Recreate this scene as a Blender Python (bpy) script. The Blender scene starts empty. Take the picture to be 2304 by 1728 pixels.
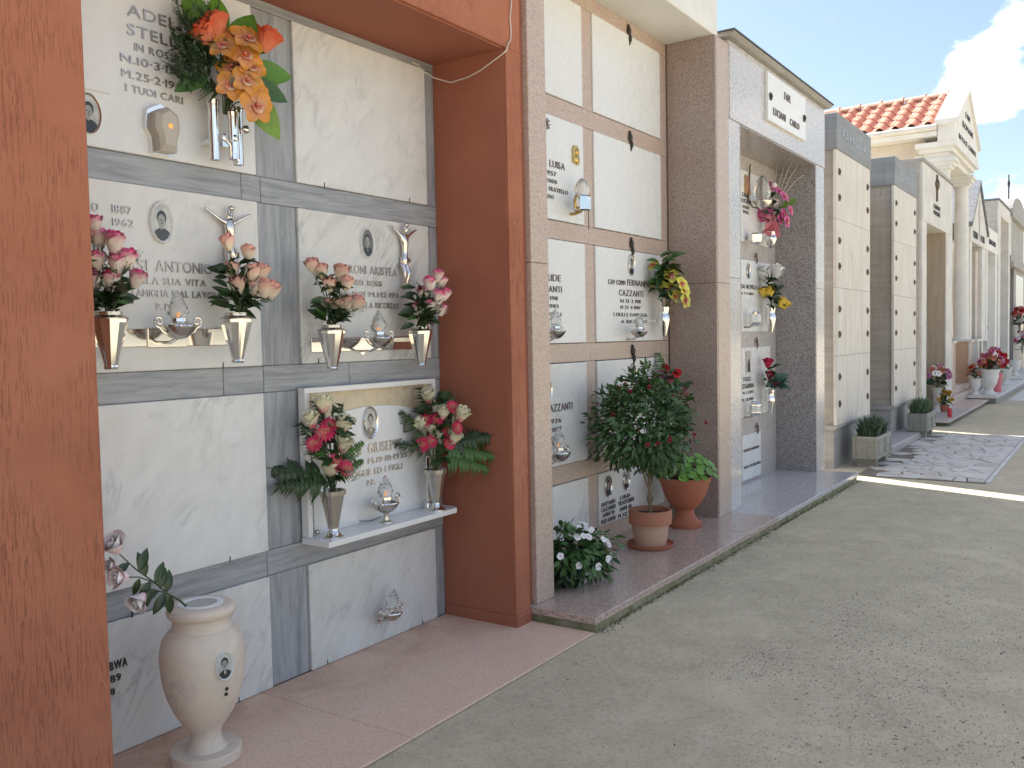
import bpy, bmesh, math, random
from mathutils import Vector, Matrix, Quaternion
R = math.radians
PI = math.pi
random.seed(7)
scene = bpy.context.scene
COL = scene.collection

# ------------------------------------------------------------------ camera
YAW, PITCH, ROLL, HFOV = R(55.97), R(2.881), R(-1.124), 59.089
fw = Vector((math.sin(YAW) * math.cos(PITCH), math.cos(YAW) * math.cos(PITCH), -math.sin(PITCH)))
r0 = Vector((math.cos(YAW), -math.sin(YAW), 0.0))
u0 = r0.cross(fw)
rr = r0 * math.cos(ROLL) + u0 * math.sin(ROLL)
uu = -r0 * math.sin(ROLL) + u0 * math.cos(ROLL)
cam_d = bpy.data.cameras.new('camera')
cam_d.sensor_width = 36.0
cam_d.lens = 18.0 / math.tan(R(HFOV / 2))
cam_d.clip_start = 0.05
cam_d.clip_end = 3000
cam = bpy.data.objects.new('camera', cam_d)
COL.objects.link(cam)
M = Matrix(((rr.x, uu.x, -fw.x, 0), (rr.y, uu.y, -fw.y, 0), (rr.z, uu.z, -fw.z, 1.5), (0, 0, 0, 1)))
cam.matrix_world = M
scene.camera = cam

# ------------------------------------------------------------------ light
SUN_EL, SUN_AZ = R(52), R(20.2)          # azimuth from +Y towards +X
sdir = Vector((math.sin(SUN_AZ) * math.cos(SUN_EL), math.cos(SUN_AZ) * math.cos(SUN_EL), math.sin(SUN_EL)))
sun_d = bpy.data.lights.new('sun', 'SUN')
sun_d.energy = 5.0
sun_d.angle = R(0.53)
sun_d.color = (1.0, 0.95, 0.88)
sun = bpy.data.objects.new('sun', sun_d)
COL.objects.link(sun)
sun.rotation_euler = sdir.to_track_quat('Z', 'Y').to_euler()
scene.view_settings.view_transform = 'Standard'
scene.view_settings.look = 'None'
scene.view_settings.gamma = 1.0
scene.view_settings.exposure = 1.17
scene.view_settings.use_curve_mapping = False

world = bpy.data.worlds.new('World')
scene.world = world
world.use_nodes = True
wn, wl = world.node_tree.nodes, world.node_tree.links
wn.clear()
def WN(t, **k):
    n = wn.new(t)
    for a, b in k.items():
        setattr(n, a, b)
    return n
sky = WN('ShaderNodeTexSky', sky_type='NISHITA', sun_disc=False)
sky.sun_elevation = SUN_EL
sky.sun_rotation = SUN_AZ
sky.altitude = 20
sky.air_density = 1.0
sky.dust_density = 1.7
sky.ozone_density = 1.2
tc = WN('ShaderNodeTexCoord')
nz = WN('ShaderNodeTexNoise')
nz.inputs['Scale'].default_value = 8.5
nz.inputs['Detail'].default_value = 9
nz.inputs['Roughness'].default_value = 0.62
nz.inputs['Distortion'].default_value = 0.25
mp = WN('ShaderNodeMapping')
mp.inputs['Scale'].default_value = (1, 1, 1.9)
mp.inputs['Location'].default_value = (0.3, 1.7, 0.25)
wl.new(tc.outputs['Generated'], mp.inputs['Vector'])
wl.new(mp.outputs['Vector'], nz.inputs['Vector'])
acc = nz.outputs['Fac']
def bump_at(px, py, width, amount):
    """a heap of cloud in a world direction (width as cosine falloff)"""
    global acc
    d = (fw + rr * ((px - 1152) / 2032.5) - uu * ((py - 864) / 2032.5)).normalized()
    dp = WN('ShaderNodeVectorMath', operation='DOT_PRODUCT')
    wl.new(tc.outputs['Generated'], dp.inputs[0])
    dp.inputs[1].default_value = d
    mr = WN('ShaderNodeMapRange', interpolation_type='SMOOTHSTEP')
    mr.inputs['From Min'].default_value = math.cos(R(width))
    mr.inputs['From Max'].default_value = 1.0
    mr.inputs['To Max'].default_value = amount
    wl.new(dp.outputs['Value'], mr.inputs['Value'])
    ad = WN('ShaderNodeMath', operation='ADD')
    wl.new(acc, ad.inputs[0])
    wl.new(mr.outputs['Result'], ad.inputs[1])
    acc = ad.outputs[0]
bump_at(2110, 215, 4.2, 0.20)
bump_at(2290, 175, 4.6, 0.21)
bump_at(2165, 55, 3.2, -0.10)
bump_at(2225, 90, 2.6, 0.10)
bump_at(2255, 450, 3.0, 0.30)
bump_at(2200, -12, 3.5, 0.15)
bump_at(1700, 160, 24, -0.22)
bump_at(2265, 345, 3.6, -0.16)
ramp = WN('ShaderNodeMapRange', interpolation_type='SMOOTHSTEP')
ramp.inputs['From Min'].default_value = 0.50
ramp.inputs['From Max'].default_value = 0.67
wl.new(acc, ramp.inputs['Value'])
mix = WN('ShaderNodeMix', data_type='RGBA')
wl.new(ramp.outputs['Result'], mix.inputs['Factor'])
wl.new(sky.outputs['Color'], mix.inputs[6])
mix.inputs[7].default_value = (10.6, 10.5, 10.3, 1)
bg = WN('ShaderNodeBackground')
bg.inputs['Strength'].default_value = 0.095
wo = WN('ShaderNodeOutputWorld')
wl.new(mix.outputs[2], bg.inputs['Color'])
wl.new(bg.outputs[0], wo.inputs['Surface'])

# ------------------------------------------------------------------ materials
MATS = {}
class NT:
    def __init__(s, name):
        s.m = bpy.data.materials.new(name)
        s.m.use_nodes = True
        s.n, s.l = s.m.node_tree.nodes, s.m.node_tree.links
        s.b = s.n['Principled BSDF']
        MATS[name] = s.m
    def node(s, t, inp=None, **k):
        n = s.n.new(t)
        for a, b in k.items():
            setattr(n, a, b)
        for a, b in (inp or {}).items():
            if hasattr(b, 'is_output'):
                s.l.new(b, n.inputs[a])
            else:
                n.inputs[a].default_value = b
        return n
    def set(s, **k):
        for a, b in k.items():
            a = a.replace('_', ' ')
            if hasattr(b, 'is_output'):
                s.l.new(b, s.b.inputs[a])
            else:
                s.b.inputs[a].default_value = b
        return s
    def coords(s, scale=(1, 1, 1), rnd=True):
        t = s.node('ShaderNodeTexCoord')
        v = t.outputs['Object']
        if rnd:
            oi = s.node('ShaderNodeObjectInfo')
            mu = s.node('ShaderNodeMath', {0: oi.outputs['Random'], 1: 37.0}, operation='MULTIPLY')
            v = s.node('ShaderNodeVectorMath', {0: v, 1: mu.outputs[0]}, operation='ADD').outputs[0]
        mp = s.node('ShaderNodeMapping', {'Vector': v, 'Scale': scale})
        return mp.outputs[0]
    def noise(s, v, scale, detail=4, rough=0.55, dist=0.0):
        return s.node('ShaderNodeTexNoise', {'Vector': v, 'Scale': scale, 'Detail': detail, 'Roughness': rough, 'Distortion': dist}).outputs['Fac']
    def vor(s, v, scale, out='Color', feature='F1'):
        return s.node('ShaderNodeTexVoronoi', {'Vector': v, 'Scale': scale}, feature=feature).outputs[out]
    def ramp(s, f, stops, interp='LINEAR'):
        n = s.node('ShaderNodeValToRGB', {0: f})
        e = n.color_ramp.elements
        n.color_ramp.interpolation = interp
        while len(e) < len(stops):
            e.new(0.5)
        for x, (p, c) in zip(e, stops):
            x.position = p
            x.color = tuple(c) + (1,) if not isinstance(c, (int, float)) else (c, c, c, 1)
        return n.outputs['Color']
    def mix(s, f, a, b, blend='MIX'):
        n = s.node('ShaderNodeMix', {0: f, 6: a, 7: b}, data_type='RGBA', blend_type=blend)
        return n.outputs[2]
    def bump(s, h, strength=0.3, dist=0.01, prev=None):
        n = s.node('ShaderNodeBump', {'Height': h, 'Strength': strength, 'Distance': dist})
        if prev is not None:
            s.l.new(prev, n.inputs['Normal'])
        s.l.new(n.outputs[0], s.b.inputs['Normal'])
        return n.outputs[0]

def c4(c):
    return tuple(c) + (1,)
def m_plain(name, col, rough=0.5, metal=0.0, var=0.0, scale=12, **k):
    t = NT(name)
    if var > 0:
        v = t.coords()
        n = t.noise(v, scale, 5)
        lo = tuple(max(0, x * (1 - var)) for x in col)
        hi = tuple(x * (1 + var) for x in col)
        t.set(Base_Color=t.ramp(n, [(0.3, lo), (0.7, hi)]))
    else:
        t.set(Base_Color=c4(col))
    t.set(Roughness=rough, Metallic=metal, **k)
    return t

def m_marble(name, base, vein, scale=3.0, amount=0.6, rough=0.28, stretch=(1, 1, 1), stain=0.0):
    t = NT(name)
    v = t.coords()
    rot = t.node('ShaderNodeMapping', {'Vector': v, 'Rotation': (0, R(52), 0)}).outputs[0]
    rot = t.node('ShaderNodeMapping', {'Vector': rot, 'Scale': stretch}).outputs[0]
    w = t.noise(rot, scale, 8, 0.62, 0.9)
    ab = t.node('ShaderNodeMath', {0: t.node('ShaderNodeMath', {0: w, 1: 0.5}, operation='SUBTRACT').outputs[0]}, operation='ABSOLUTE').outputs[0]
    veins = t.ramp(ab, [(0.0, 0.75), (0.02, 0.3), (0.07, 0.0)])
    m = t.noise(v, scale * 0.9, 3)
    msk = t.node('ShaderNodeMath', {0: veins, 1: t.ramp(m, [(0.42, 0.0), (0.68, amount)])}, operation='MULTIPLY').outputs[0]
    cloud = t.noise(rot, scale * 2.2, 6, 0.6)
    col = t.mix(t.ramp(cloud, [(0.35, 0.0), (0.8, 0.55)]), c4(base), c4(tuple(a * 0.6 + b * 0.4 for a, b in zip(base, vein))))
    col = t.mix(msk, col, c4(vein))
    if stain:
        s = t.noise(v, 2.3, 5, 0.6)
        col = t.mix(t.ramp(s, [(0.5, 0.0), (0.75, stain)]), col, (0.50, 0.46, 0.33, 1))
    drip = t.noise(t.node('ShaderNodeMapping', {'Vector': v, 'Scale': (14, 14, 0.7)}).outputs[0], 1.0, 5, 0.65)
    col = t.mix(t.ramp(drip, [(0.55, 0.0), (0.8, 0.28 if stain else 0.1)]), col, c4((base[0] * .72, base[1] * .70, base[2] * .64)))
    oi = t.node('ShaderNodeObjectInfo').outputs['Random']
    col = t.mix(t.ramp(oi, [(0.3, 0.0), (1.0, 0.22)]), col, c4((base[0] * .93, base[1] * .89, base[2] * .80)))
    t.set(Base_Color=col, Roughness=t.ramp(t.noise(v, 9, 4), [(0.3, rough * 0.8), (0.7, rough * 1.35)]))
    t.bump(t.noise(v, 60, 3), 0.03, 0.002)
    return t

def m_granite(name, cols, scale=90, rough=0.3, big=0.25, bump=0.05):
    """cols: dark, mid, light, accent"""
    t = NT(name)
    v = t.coords()
    a = t.node('ShaderNodeSeparateColor', {0: t.vor(v, scale)}).outputs[0]
    b = t.node('ShaderNodeSeparateColor', {0: t.vor(v, scale * 2.3)}).outputs[1]
    s = t.node('ShaderNodeMath', {0: t.node('ShaderNodeMath', {0: a, 1: 0.62}, operation='MULTIPLY').outputs[0], 1: t.node('ShaderNodeMath', {0: b, 1: 0.38}, operation='MULTIPLY').outputs[0]}, operation='ADD').outputs[0]
    col = t.ramp(s, [(0.08, cols[0]), (0.3, cols[1]), (0.6, cols[2]), (0.85, cols[3])])
    n = t.noise(v, 2.5, 4)
    col = t.mix(t.ramp(n, [(0.3, 0.0), (0.75, big)]), col, c4(cols[1]))
    t.set(Base_Color=col, Roughness=t.ramp(t.noise(v, 14, 4), [(0.3, rough * 0.8), (0.7, rough * 1.3)]))
    if bump:
        t.bump(s, bump, 0.002)
    return t

# stucco with vertical scratches
t = NT('red_stucco')
v = t.coords(rnd=False)
vs = t.node('ShaderNodeMapping', {'Vector': v, 'Scale': (250, 250, 16)}).outputs[0]
g = t.noise(vs, 1.0, 3, 0.55, 0.15)
groove = t.ramp(g, [(0.36, 1.0), (0.44, 0.0)])
pale = t.ramp(t.noise(v, 1.3, 5, 0.65), [(0.5, 0.0), (0.75, 0.35)])
msk = t.ramp(t.noise(v, 3.2, 3), [(0.40, 0.0), (0.62, 1.0)])
gm = t.node('ShaderNodeMath', {0: groove, 1: msk}, operation='MULTIPLY').outputs[0]
grain = t.noise(v, 420, 3)
base = t.ramp(t.noise(v, 3.0, 6, 0.6), [(0.25, (0.36, 0.125, 0.066)), (0.5, (0.43, 0.155, 0.083)), (0.8, (0.47, 0.185, 0.103))])
base = t.mix(t.ramp(grain, [(0.3, 0.35), (0.7, 0.0)]), base, (0.22, 0.07, 0.04, 1))
base = t.mix(t.ramp(gm, [(0, 0.0), (1, 0.16)]), base, (0.25, 0.082, 0.045, 1))
base = t.mix(pale, base, (0.51, 0.225, 0.14, 1))
t.set(Base_Color=base, Roughness=0.85)
h = t.node('ShaderNodeMath', {0: t.node('ShaderNodeMath', {0: grain, 1: 0.25}, operation='MULTIPLY').outputs[0], 1: gm}, operation='SUBTRACT').outputs[0]
t.bump(h, 0.8, 0.005)

t = NT('red_render')          # smoother reveals
v = t.coords(rnd=False)
base = t.ramp(t.noise(v, 2.6, 6, 0.65), [(0.25, (0.29, 0.095, 0.055)), (0.75, (0.36, 0.125, 0.072))])
t.set(Base_Color=base, Roughness=0.8)
t.bump(t.noise(v, 260, 4), 0.25, 0.003)

m_marble('white_marble', (0.73, 0.73, 0.72), (0.38, 0.385, 0.39), 4.2, 0.85, 0.34, (0.7, 1, 1.8), stain=0.2)
m_marble('veined_marble', (0.70, 0.70, 0.685), (0.28, 0.295, 0.30), 4.5, 0.95, 0.32, (0.6, 1, 2.4), stain=0.26)
m_marble('clean_marble', (0.76, 0.765, 0.765), (0.56, 0.57, 0.58), 4.0, 0.14, 0.26, (0.6, 1, 2.6))
m_marble('polished_white', (0.80, 0.80, 0.79), (0.62, 0.62, 0.62), 1.6, 0.3, 0.2)
m_marble('golden_marble', (0.66, 0.55, 0.38), (0.22, 0.19, 0.22), 7.0, 1.0, 0.25, (2.4, 2.4, 0.7))
m_marble('urn_marble', (0.70, 0.60, 0.49), (0.40, 0.37, 0.36), 6.0, 0.7, 0.42, (1, 1, 1.4))
# grey bardiglio: streaks along the strip
def m_bardiglio(name, scl):
    t = NT(name)
    v = t.coords()
    st = t.node('ShaderNodeMapping', {'Vector': v, 'Scale': scl}).outputs[0]
    a = t.noise(st, 3.0, 8, 0.62, 0.4)
    b = t.noise(st, 9.0, 6, 0.6, 0.2)
    col = t.ramp(a, [(0.28, (0.19, 0.205, 0.225)), (0.5, (0.31, 0.325, 0.345)), (0.75, (0.42, 0.43, 0.44))])
    col = t.mix(t.ramp(b, [(0.55, 0.0), (0.74, 0.5)]), col, (0.56, 0.56, 0.555, 1))
    t.set(Base_Color=col, Roughness=0.38)
    t.bump(b, 0.06, 0.002)
m_bardiglio('grey_marble_h', (1.1, 4, 14))
m_bardiglio('grey_marble_v', (9, 4, 0.9))
m_granite('pink_granite', [(0.20, 0.16, 0.14), (0.43, 0.325, 0.27), (0.57, 0.435, 0.36), (0.65, 0.53, 0.455)], 210, 0.33)
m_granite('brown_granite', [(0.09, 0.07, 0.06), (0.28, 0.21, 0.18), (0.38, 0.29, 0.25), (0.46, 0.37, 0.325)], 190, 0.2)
m_granite('ledge_granite', [(0.16, 0.12, 0.10), (0.45, 0.335, 0.28), (0.55, 0.42, 0.36), (0.62, 0.51, 0.44)], 120, 0.16)
m_granite('lilac_granite', [(0.25, 0.225, 0.22), (0.48, 0.455, 0.45), (0.59, 0.565, 0.56), (0.69, 0.67, 0.66)], 120, 0.14, bump=0.0)
m_granite('red_speck_granite', [(0.17, 0.095, 0.09), (0.27, 0.235, 0.225), (0.34, 0.32, 0.31), (0.42, 0.41, 0.40)], 75, 0.2)
t = m_granite('pink_slab', [(0.46, 0.29, 0.20), (0.68, 0.47, 0.355), (0.76, 0.545, 0.425), (0.80, 0.62, 0.50)], 230, 0.6, big=0.4, bump=0.12)
v = t.coords(rnd=False)
lk = t.b.inputs['Base Color'].links[0].from_socket
near = t.node('ShaderNodeMapRange', {'Value': t.node('ShaderNodeSeparateXYZ', {0: v}).outputs[1], 'From Min': 2.55, 'From Max': 3.05}).outputs[0]
rust = t.node('ShaderNodeMath', {0: t.ramp(t.noise(v, 3.2, 6, 0.65, 0.5), [(0.42, 0.0), (0.7, 0.75)]), 1: near}, operation='MULTIPLY').outputs[0]
t.set(Base_Color=t.mix(rust, lk, (0.36, 0.19, 0.105, 1)))
m_granite('step_stone', [(0.25, 0.22, 0.21), (0.42, 0.39, 0.37), (0.50, 0.46, 0.44), (0.56, 0.53, 0.51)], 90, 0.4)
m_granite('pink_step', [(0.40, 0.30, 0.27), (0.55, 0.43, 0.38), (0.62, 0.49, 0.44), (0.66, 0.55, 0.50)], 60, 0.35)
def m_travertine(name, base, dark, vert=True):
    t = NT(name)
    v = t.coords()
    st = t.node('ShaderNodeMapping', {'Vector': v, 'Scale': (11, 11, 0.8) if vert else (1, 1, 9)}).outputs[0]
    a = t.noise(st, 1.6, 6, 0.6, 0.3)
    pit = t.node('ShaderNodeMapping', {'Vector': v, 'Scale': (55, 55, 9)}).outputs[0]
    p = t.ramp(t.noise(pit, 1.0, 4, 0.6), [(0.28, 1.0), (0.38, 0.0)])
    dirt = t.ramp(t.noise(v, 1.7, 6, 0.65), [(0.42, 0.0), (0.8, 0.55)])
    col = t.ramp(a, [(0.3, tuple(x * 0.74 for x in base)), (0.68, base)])
    streak = t.noise(t.node('ShaderNodeMapping', {'Vector': v, 'Scale': (16, 16, 0.55)}).outputs[0], 1.0, 5, 0.65)
    col = t.mix(t.ramp(streak, [(0.52, 0.0), (0.72, 0.5)]), col, c4(dark))
    col = t.mix(dirt, col, c4(dark))
    col = t.mix(t.ramp(p, [(0, 0.0), (1, 0.6)]), col, c4(tuple(x * 0.5 for x in dark)))
    t.set(Base_Color=col, Roughness=0.62)
    t.bump(p, 0.3, -0.004)
m_travertine('travertine', (0.74, 0.70, 0.64), (0.55, 0.485, 0.41))
m_travertine('tan_travertine', (0.47, 0.39, 0.305), (0.40, 0.32, 0.25))
m_travertine('stained_concrete', (0.44, 0.40, 0.345), (0.25, 0.22, 0.185), False)
m_travertine('grey_concrete', (0.43, 0.41, 0.385), (0.25, 0.235, 0.215), False)
m_travertine('plinth_stone', (0.44, 0.42, 0.405), (0.30, 0.285, 0.27), False)
m_travertine('blue_stone', (0.29, 0.305, 0.32), (0.17, 0.175, 0.18), False)
m_plain('cream_plaster', (0.58, 0.52, 0.45), 0.75, var=0.1, scale=3)
m_plain('white_plaster', (0.72, 0.71, 0.68), 0.7, var=0.07, scale=4)
m_plain('pale_stone', (0.63, 0.61, 0.575), 0.65, var=0.13, scale=3)
m_travertine('old_stone', (0.37, 0.36, 0.345), (0.15, 0.145, 0.14), True)
m_travertine('cast_stone', (0.40, 0.385, 0.33), (0.22, 0.21, 0.165), False)
m_plain('orange_marble', (0.56, 0.36, 0.25), 0.35, var=0.12, scale=20)
m_plain('bedding', (0.20, 0.165, 0.13), 0.9, var=0.3, scale=30)
m_plain('paver', (0.62, 0.575, 0.52), 0.62, var=0.16, scale=9)
m_plain('paver_light', (0.65, 0.62, 0.585), 0.6, var=0.12, scale=9)
m_plain('paver_grey', (0.56, 0.51, 0.455), 0.65, var=0.14, scale=9)
m_plain('chrome', (0.80, 0.78, 0.75), 0.10, 1.0)
m_plain('satin_metal', (0.62, 0.59, 0.54), 0.26, 1.0, var=0.12, scale=30)
m_plain('letter_steel', (0.50, 0.465, 0.45), 0.32, 0.9)
m_plain('silver', (0.72, 0.69, 0.66), 0.2, 1.0, var=0.1, scale=40)
m_plain('dark_bronze', (0.045, 0.042, 0.036), 0.5, 0.5, var=0.3, scale=60)
m_plain('brown_bronze', (0.13, 0.085, 0.055), 0.45, 0.6, var=0.3, scale=60)
m_plain('brass', (0.55, 0.39, 0.14), 0.28, 1.0, var=0.2, scale=60)
m_plain('letter_bronze', (0.17, 0.145, 0.135), 0.45, 0.4)
m_plain('ink', (0.04, 0.037, 0.04), 0.5)
m_plain('photo_paper', (0.50, 0.50, 0.465), 0.12, var=0.25, scale=25)
m_plain('photo_grey', (0.30, 0.30, 0.285), 0.12)
m_plain('photo_skin', (0.34, 0.325, 0.30), 0.12)
m_plain('photo_dark', (0.045, 0.045, 0.048), 0.12)
m_plain('photo_warm', (0.45, 0.22, 0.14), 0.15)
m_plain('photo_suit', (0.16, 0.15, 0.14), 0.12)
m_plain('white_enamel', (0.76, 0.76, 0.74), 0.2)
m_plain('white_plastic', (0.78, 0.78, 0.78), 0.35)
m_plain('frosted_cover', (0.47, 0.43, 0.37), 0.45)
m_plain('cable', (0.62, 0.57, 0.49), 0.6)
m_plain('dark_metal', (0.05, 0.05, 0.055), 0.4, 0.6)
m_plain('lead_sheet', (0.09, 0.085, 0.08), 0.5, 0.3, var=0.2)
m_plain('door_dark', (0.055, 0.035, 0.045), 0.35)
m_plain('slate', (0.14, 0.15, 0.165), 0.6, var=0.3, scale=12)
m_plain('soil', (0.025, 0.018, 0.013), 0.95, var=0.4, scale=40)
m_plain('ribbon', (0.62, 0.16, 0.20), 0.35)
t = NT('lamp_glass')
t.set(Base_Color=(0.93, 0.93, 0.90, 1), Roughness=0.06, Transmission_Weight=0.92, IOR=1.45)
t.bump(t.noise(t.coords(rnd=False), 95, 2), 0.45, 0.004)
t = NT('bulb_glow')
t.set(Base_Color=(0.9, 0.4, 0.1, 1), Emission_Color=(1.0, 0.36, 0.08, 1), Emission_Strength=0.3)
# terracotta
def m_terracotta(name, col, pale):
    t = NT(name)
    v = t.coords(rnd=False)
    n = t.noise(v, 7, 6, 0.65)
    rings = t.noise(t.node('ShaderNodeMapping', {'Vector': v, 'Scale': (1, 1, 60)}).outputs[0], 1.2, 2)
    c = t.mix(t.ramp(n, [(0.35, 0.0), (0.75, 0.6)]), c4(col), c4(pale))
    t.set(Base_Color=c, Roughness=0.75)
    t.bump(rings, 0.1, 0.004)
m_terracotta('terracotta', (0.40, 0.125, 0.065), (0.46, 0.19, 0.12))
m_terracotta('terracotta_rim', (0.40, 0.155, 0.085), (0.45, 0.21, 0.13))
m_terracotta('pale_terracotta', (0.55, 0.355, 0.25), (0.46, 0.27, 0.18))
m_terracotta('roof_tile', (0.56, 0.235, 0.16), (0.64, 0.37, 0.24))
m_terracotta('ridge_tile', (0.62, 0.36, 0.27), (0.66, 0.45, 0.36))
# leaves and petals
def m_leaf(name, col, var=0.35, rough=0.45, trans=0.12):
    t = NT(name)
    oi = t.node('ShaderNodeObjectInfo').outputs['Random']
    v = t.node('ShaderNodeTexCoord').outputs['Object']
    n = t.noise(v, 16, 4)
    s = t.node('ShaderNodeMath', {0: t.node('ShaderNodeMath', {0: oi, 1: 0.5}, operation='MULTIPLY').outputs[0], 1: t.node('ShaderNodeMath', {0: n, 1: 0.5}, operation='MULTIPLY').outputs[0]}, operation='ADD').outputs[0]
    lo = tuple(x * (1 - var) for x in col)
    hi = (col[0] * (1 + var * 1.3), col[1] * (1 + var), col[2] * (1 + var * 0.5))
    t.set(Base_Color=t.ramp(s, [(0.2, lo), (0.8, hi)]), Roughness=rough)
    t.set(Subsurface_Weight=0.0)
m_leaf('leaf_dark', (0.028, 0.062, 0.022))
m_leaf('leaf_shrub', (0.042, 0.10, 0.032))
m_leaf('leaf_mid', (0.06, 0.145, 0.035))
m_leaf('leaf_bright', (0.115, 0.27, 0.035))
m_leaf('leaf_lime', (0.16, 0.30, 0.04))
m_leaf('leaf_glossy', (0.033, 0.065, 0.026), rough=0.3)
m_leaf('leaf_grey', (0.085, 0.14, 0.08))
m_leaf('leaf_teal', (0.06, 0.14, 0.11))
m_leaf('filler_white', (0.60, 0.62, 0.56), 0.12)
m_leaf('filler_grey', (0.28, 0.36, 0.26), 0.2)
m_leaf('stem_green', (0.05, 0.085, 0.03))
m_leaf('wood_stem', (0.21, 0.16, 0.10), 0.25, 0.8)
def m_petal(name, base, tip, p0=0.15, p1=0.85, axis='Z', rough=0.6):
    """axis Z: colour runs from the petal base to its tip; R: from flower centre outwards"""
    t = NT(name)
    oi = t.node('ShaderNodeObjectInfo').outputs['Random']
    co = t.node('ShaderNodeTexCoord').outputs['Object']
    if axis == 'Z':
        f = t.node('ShaderNodeSeparateXYZ', {0: co}).outputs[2]
    else:
        f = t.node('ShaderNodeVectorMath', {0: co}, operation='LENGTH').outputs['Value']
    nz = t.noise(co, 3.5, 3)
    f = t.node('ShaderNodeMath', {0: f, 1: t.node('ShaderNodeMath', {0: nz, 1: 0.5}, operation='SUBTRACT').outputs[0]}, operation='ADD').outputs[0]
    col = t.ramp(f, [(p0, base), (p1, tip)])
    hv = t.node('ShaderNodeHueSaturation', {'Value': t.node('ShaderNodeMapRange', {'Value': oi, 'To Min': 0.85, 'To Max': 1.15}).outputs[0], 'Color': col}).outputs[0]
    t.set(Base_Color=hv, Roughness=rough)
m_petal('rose_hotpink', (0.80, 0.70, 0.63), (0.70, 0.06, 0.24), 0.55, 1.02)
m_petal('rose_peach', (0.80, 0.68, 0.53), (0.76, 0.36, 0.31), 0.3, 1.0)
m_petal('rose_cream', (0.62, 0.10, 0.17), (0.74, 0.70, 0.50), 0.05, 0.42)
m_petal('rose_orange', (0.66, 0.20, 0.10), (0.62, 0.085, 0.03), 0.2, 0.9)
m_petal('rose_yellow', (0.72, 0.50, 0.06), (0.74, 0.52, 0.08), 0.2, 0.9)
m_petal('rose_red', (0.55, 0.02, 0.07), (0.50, 0.02, 0.09), 0.2, 0.9)
m_petal('gerbera_pink', (0.55, 0.16, 0.12), (0.60, 0.022, 0.10), 0.15, 0.35, 'R')
m_petal('orchid_orange', (0.62, 0.30, 0.16), (0.66, 0.27, 0.03), 0.15, 0.5, 'R')
m_petal('orchid_lip', (0.60, 0.10, 0.07), (0.70, 0.55, 0.36), 0.1, 0.4, 'R')
m_petal('orchid_yellow', (0.55, 0.12, 0.06), (0.62, 0.60, 0.09), 0.08, 0.4, 'R')
m_petal('orchid_pink', (0.62, 0.06, 0.25), (0.62, 0.18, 0.38), 0.1, 0.7, 'R')
m_petal('flower_white', (0.62, 0.25, 0.40), (0.80, 0.79, 0.77), 0.06, 0.16, 'R')
m_petal('flower_blush', (0.80, 0.56, 0.60), (0.88, 0.84, 0.83), 0.1, 0.7)
m_petal('pentas_red', (0.33, 0.025, 0.05), (0.42, 0.04, 0.08), 0.1, 0.7, 'R')
m_petal('flower_red', (0.50, 0.02, 0.03), (0.55, 0.04, 0.05), 0.1, 0.7, 'R')
m_petal('flower_mauve', (0.50, 0.20, 0.42), (0.60, 0.28, 0.44), 0.1, 0.7, 'R')
m_petal('flower_yellow', (0.52, 0.30, 0.03), (0.60, 0.40, 0.05), 0.1, 0.7, 'R')
m_petal('flower_salmon', (0.66, 0.26, 0.17), (0.68, 0.33, 0.24), 0.1, 0.7, 'R')

# sand
t = NT('sand')
v = t.coords(rnd=False)
big = t.noise(v, 0.7, 6, 0.6)
mid = t.noise(v, 4.5, 6, 0.65, 0.4)
fine = t.noise(v, 230, 4, 0.7)
grit = t.noise(v, 48, 7, 0.78)
col = t.ramp(mid, [(0.25, (0.46, 0.40, 0.275)), (0.5, (0.58, 0.505, 0.355)), (0.78, (0.70, 0.615, 0.445))])
col = t.mix(t.ramp(big, [(0.35, 0.0), (0.7, 0.45)]), col, (0.52, 0.465, 0.33, 1))
col = t.mix(t.ramp(fine, [(0.30, 0.45), (0.5, 0.0)]), col, (0.30, 0.25, 0.175, 1))
col = t.mix(t.ramp(grit, [(0.34, 0.6), (0.5, 0.0)]), col, (0.29, 0.25, 0.185, 1))
col = t.mix(t.ramp(grit, [(0.55, 0.0), (0.7, 0.4)]), col, (0.72, 0.66, 0.52, 1))
pat = t.ramp(t.noise(v, 1.9, 5, 0.6, 0.8), [(0.52, 0.0), (0.7, 0.5)])
col = t.mix(pat, col, (0.70, 0.625, 0.44, 1))
pb = t.vor(v, 130)
pv = t.node('ShaderNodeSeparateColor', {0: pb}).outputs[0]
pm = t.ramp(t.noise(v, 1.1, 4, 0.6), [(0.5, 0.0), (0.62, 1.0)])
col = t.mix(t.node('ShaderNodeMath', {0: t.ramp(pv, [(0.88, 0.0), (0.90, 0.5)]), 1: pm}, operation='MULTIPLY').outputs[0], col, (0.21, 0.18, 0.145, 1))
col = t.mix(t.ramp(pv, [(0.04, 0.4), (0.06, 0.0)]), col, (0.58, 0.56, 0.52, 1))
t.set(Base_Color=col, Roughness=0.95)
h = t.node('ShaderNodeMath', {0: t.node('ShaderNodeMath', {0: grit, 1: 0.35}, operation='MULTIPLY').outputs[0], 1: mid}, operation='ADD').outputs[0]
t.bump(h, 0.5, 0.03)
m_plain('pebble_grey', (0.45, 0.39, 0.32), 0.85)
m_plain('pebble_dark', (0.27, 0.195, 0.165), 0.85)
m_plain('pebble_pale', (0.72, 0.68, 0.60), 0.8)
m_plain('dead_leaf', (0.12, 0.065, 0.035), 0.8)
t = NT('mossy_base')
v = t.coords(rnd=False)
n = t.noise(v, 9, 6, 0.65)
t.set(Base_Color=t.ramp(n, [(0.32, (0.14, 0.15, 0.06)), (0.5, (0.26, 0.245, 0.14)), (0.68, (0.40, 0.355, 0.27))]), Roughness=0.95)
t.bump(t.noise(v, 90, 4), 0.5, 0.006)
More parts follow.
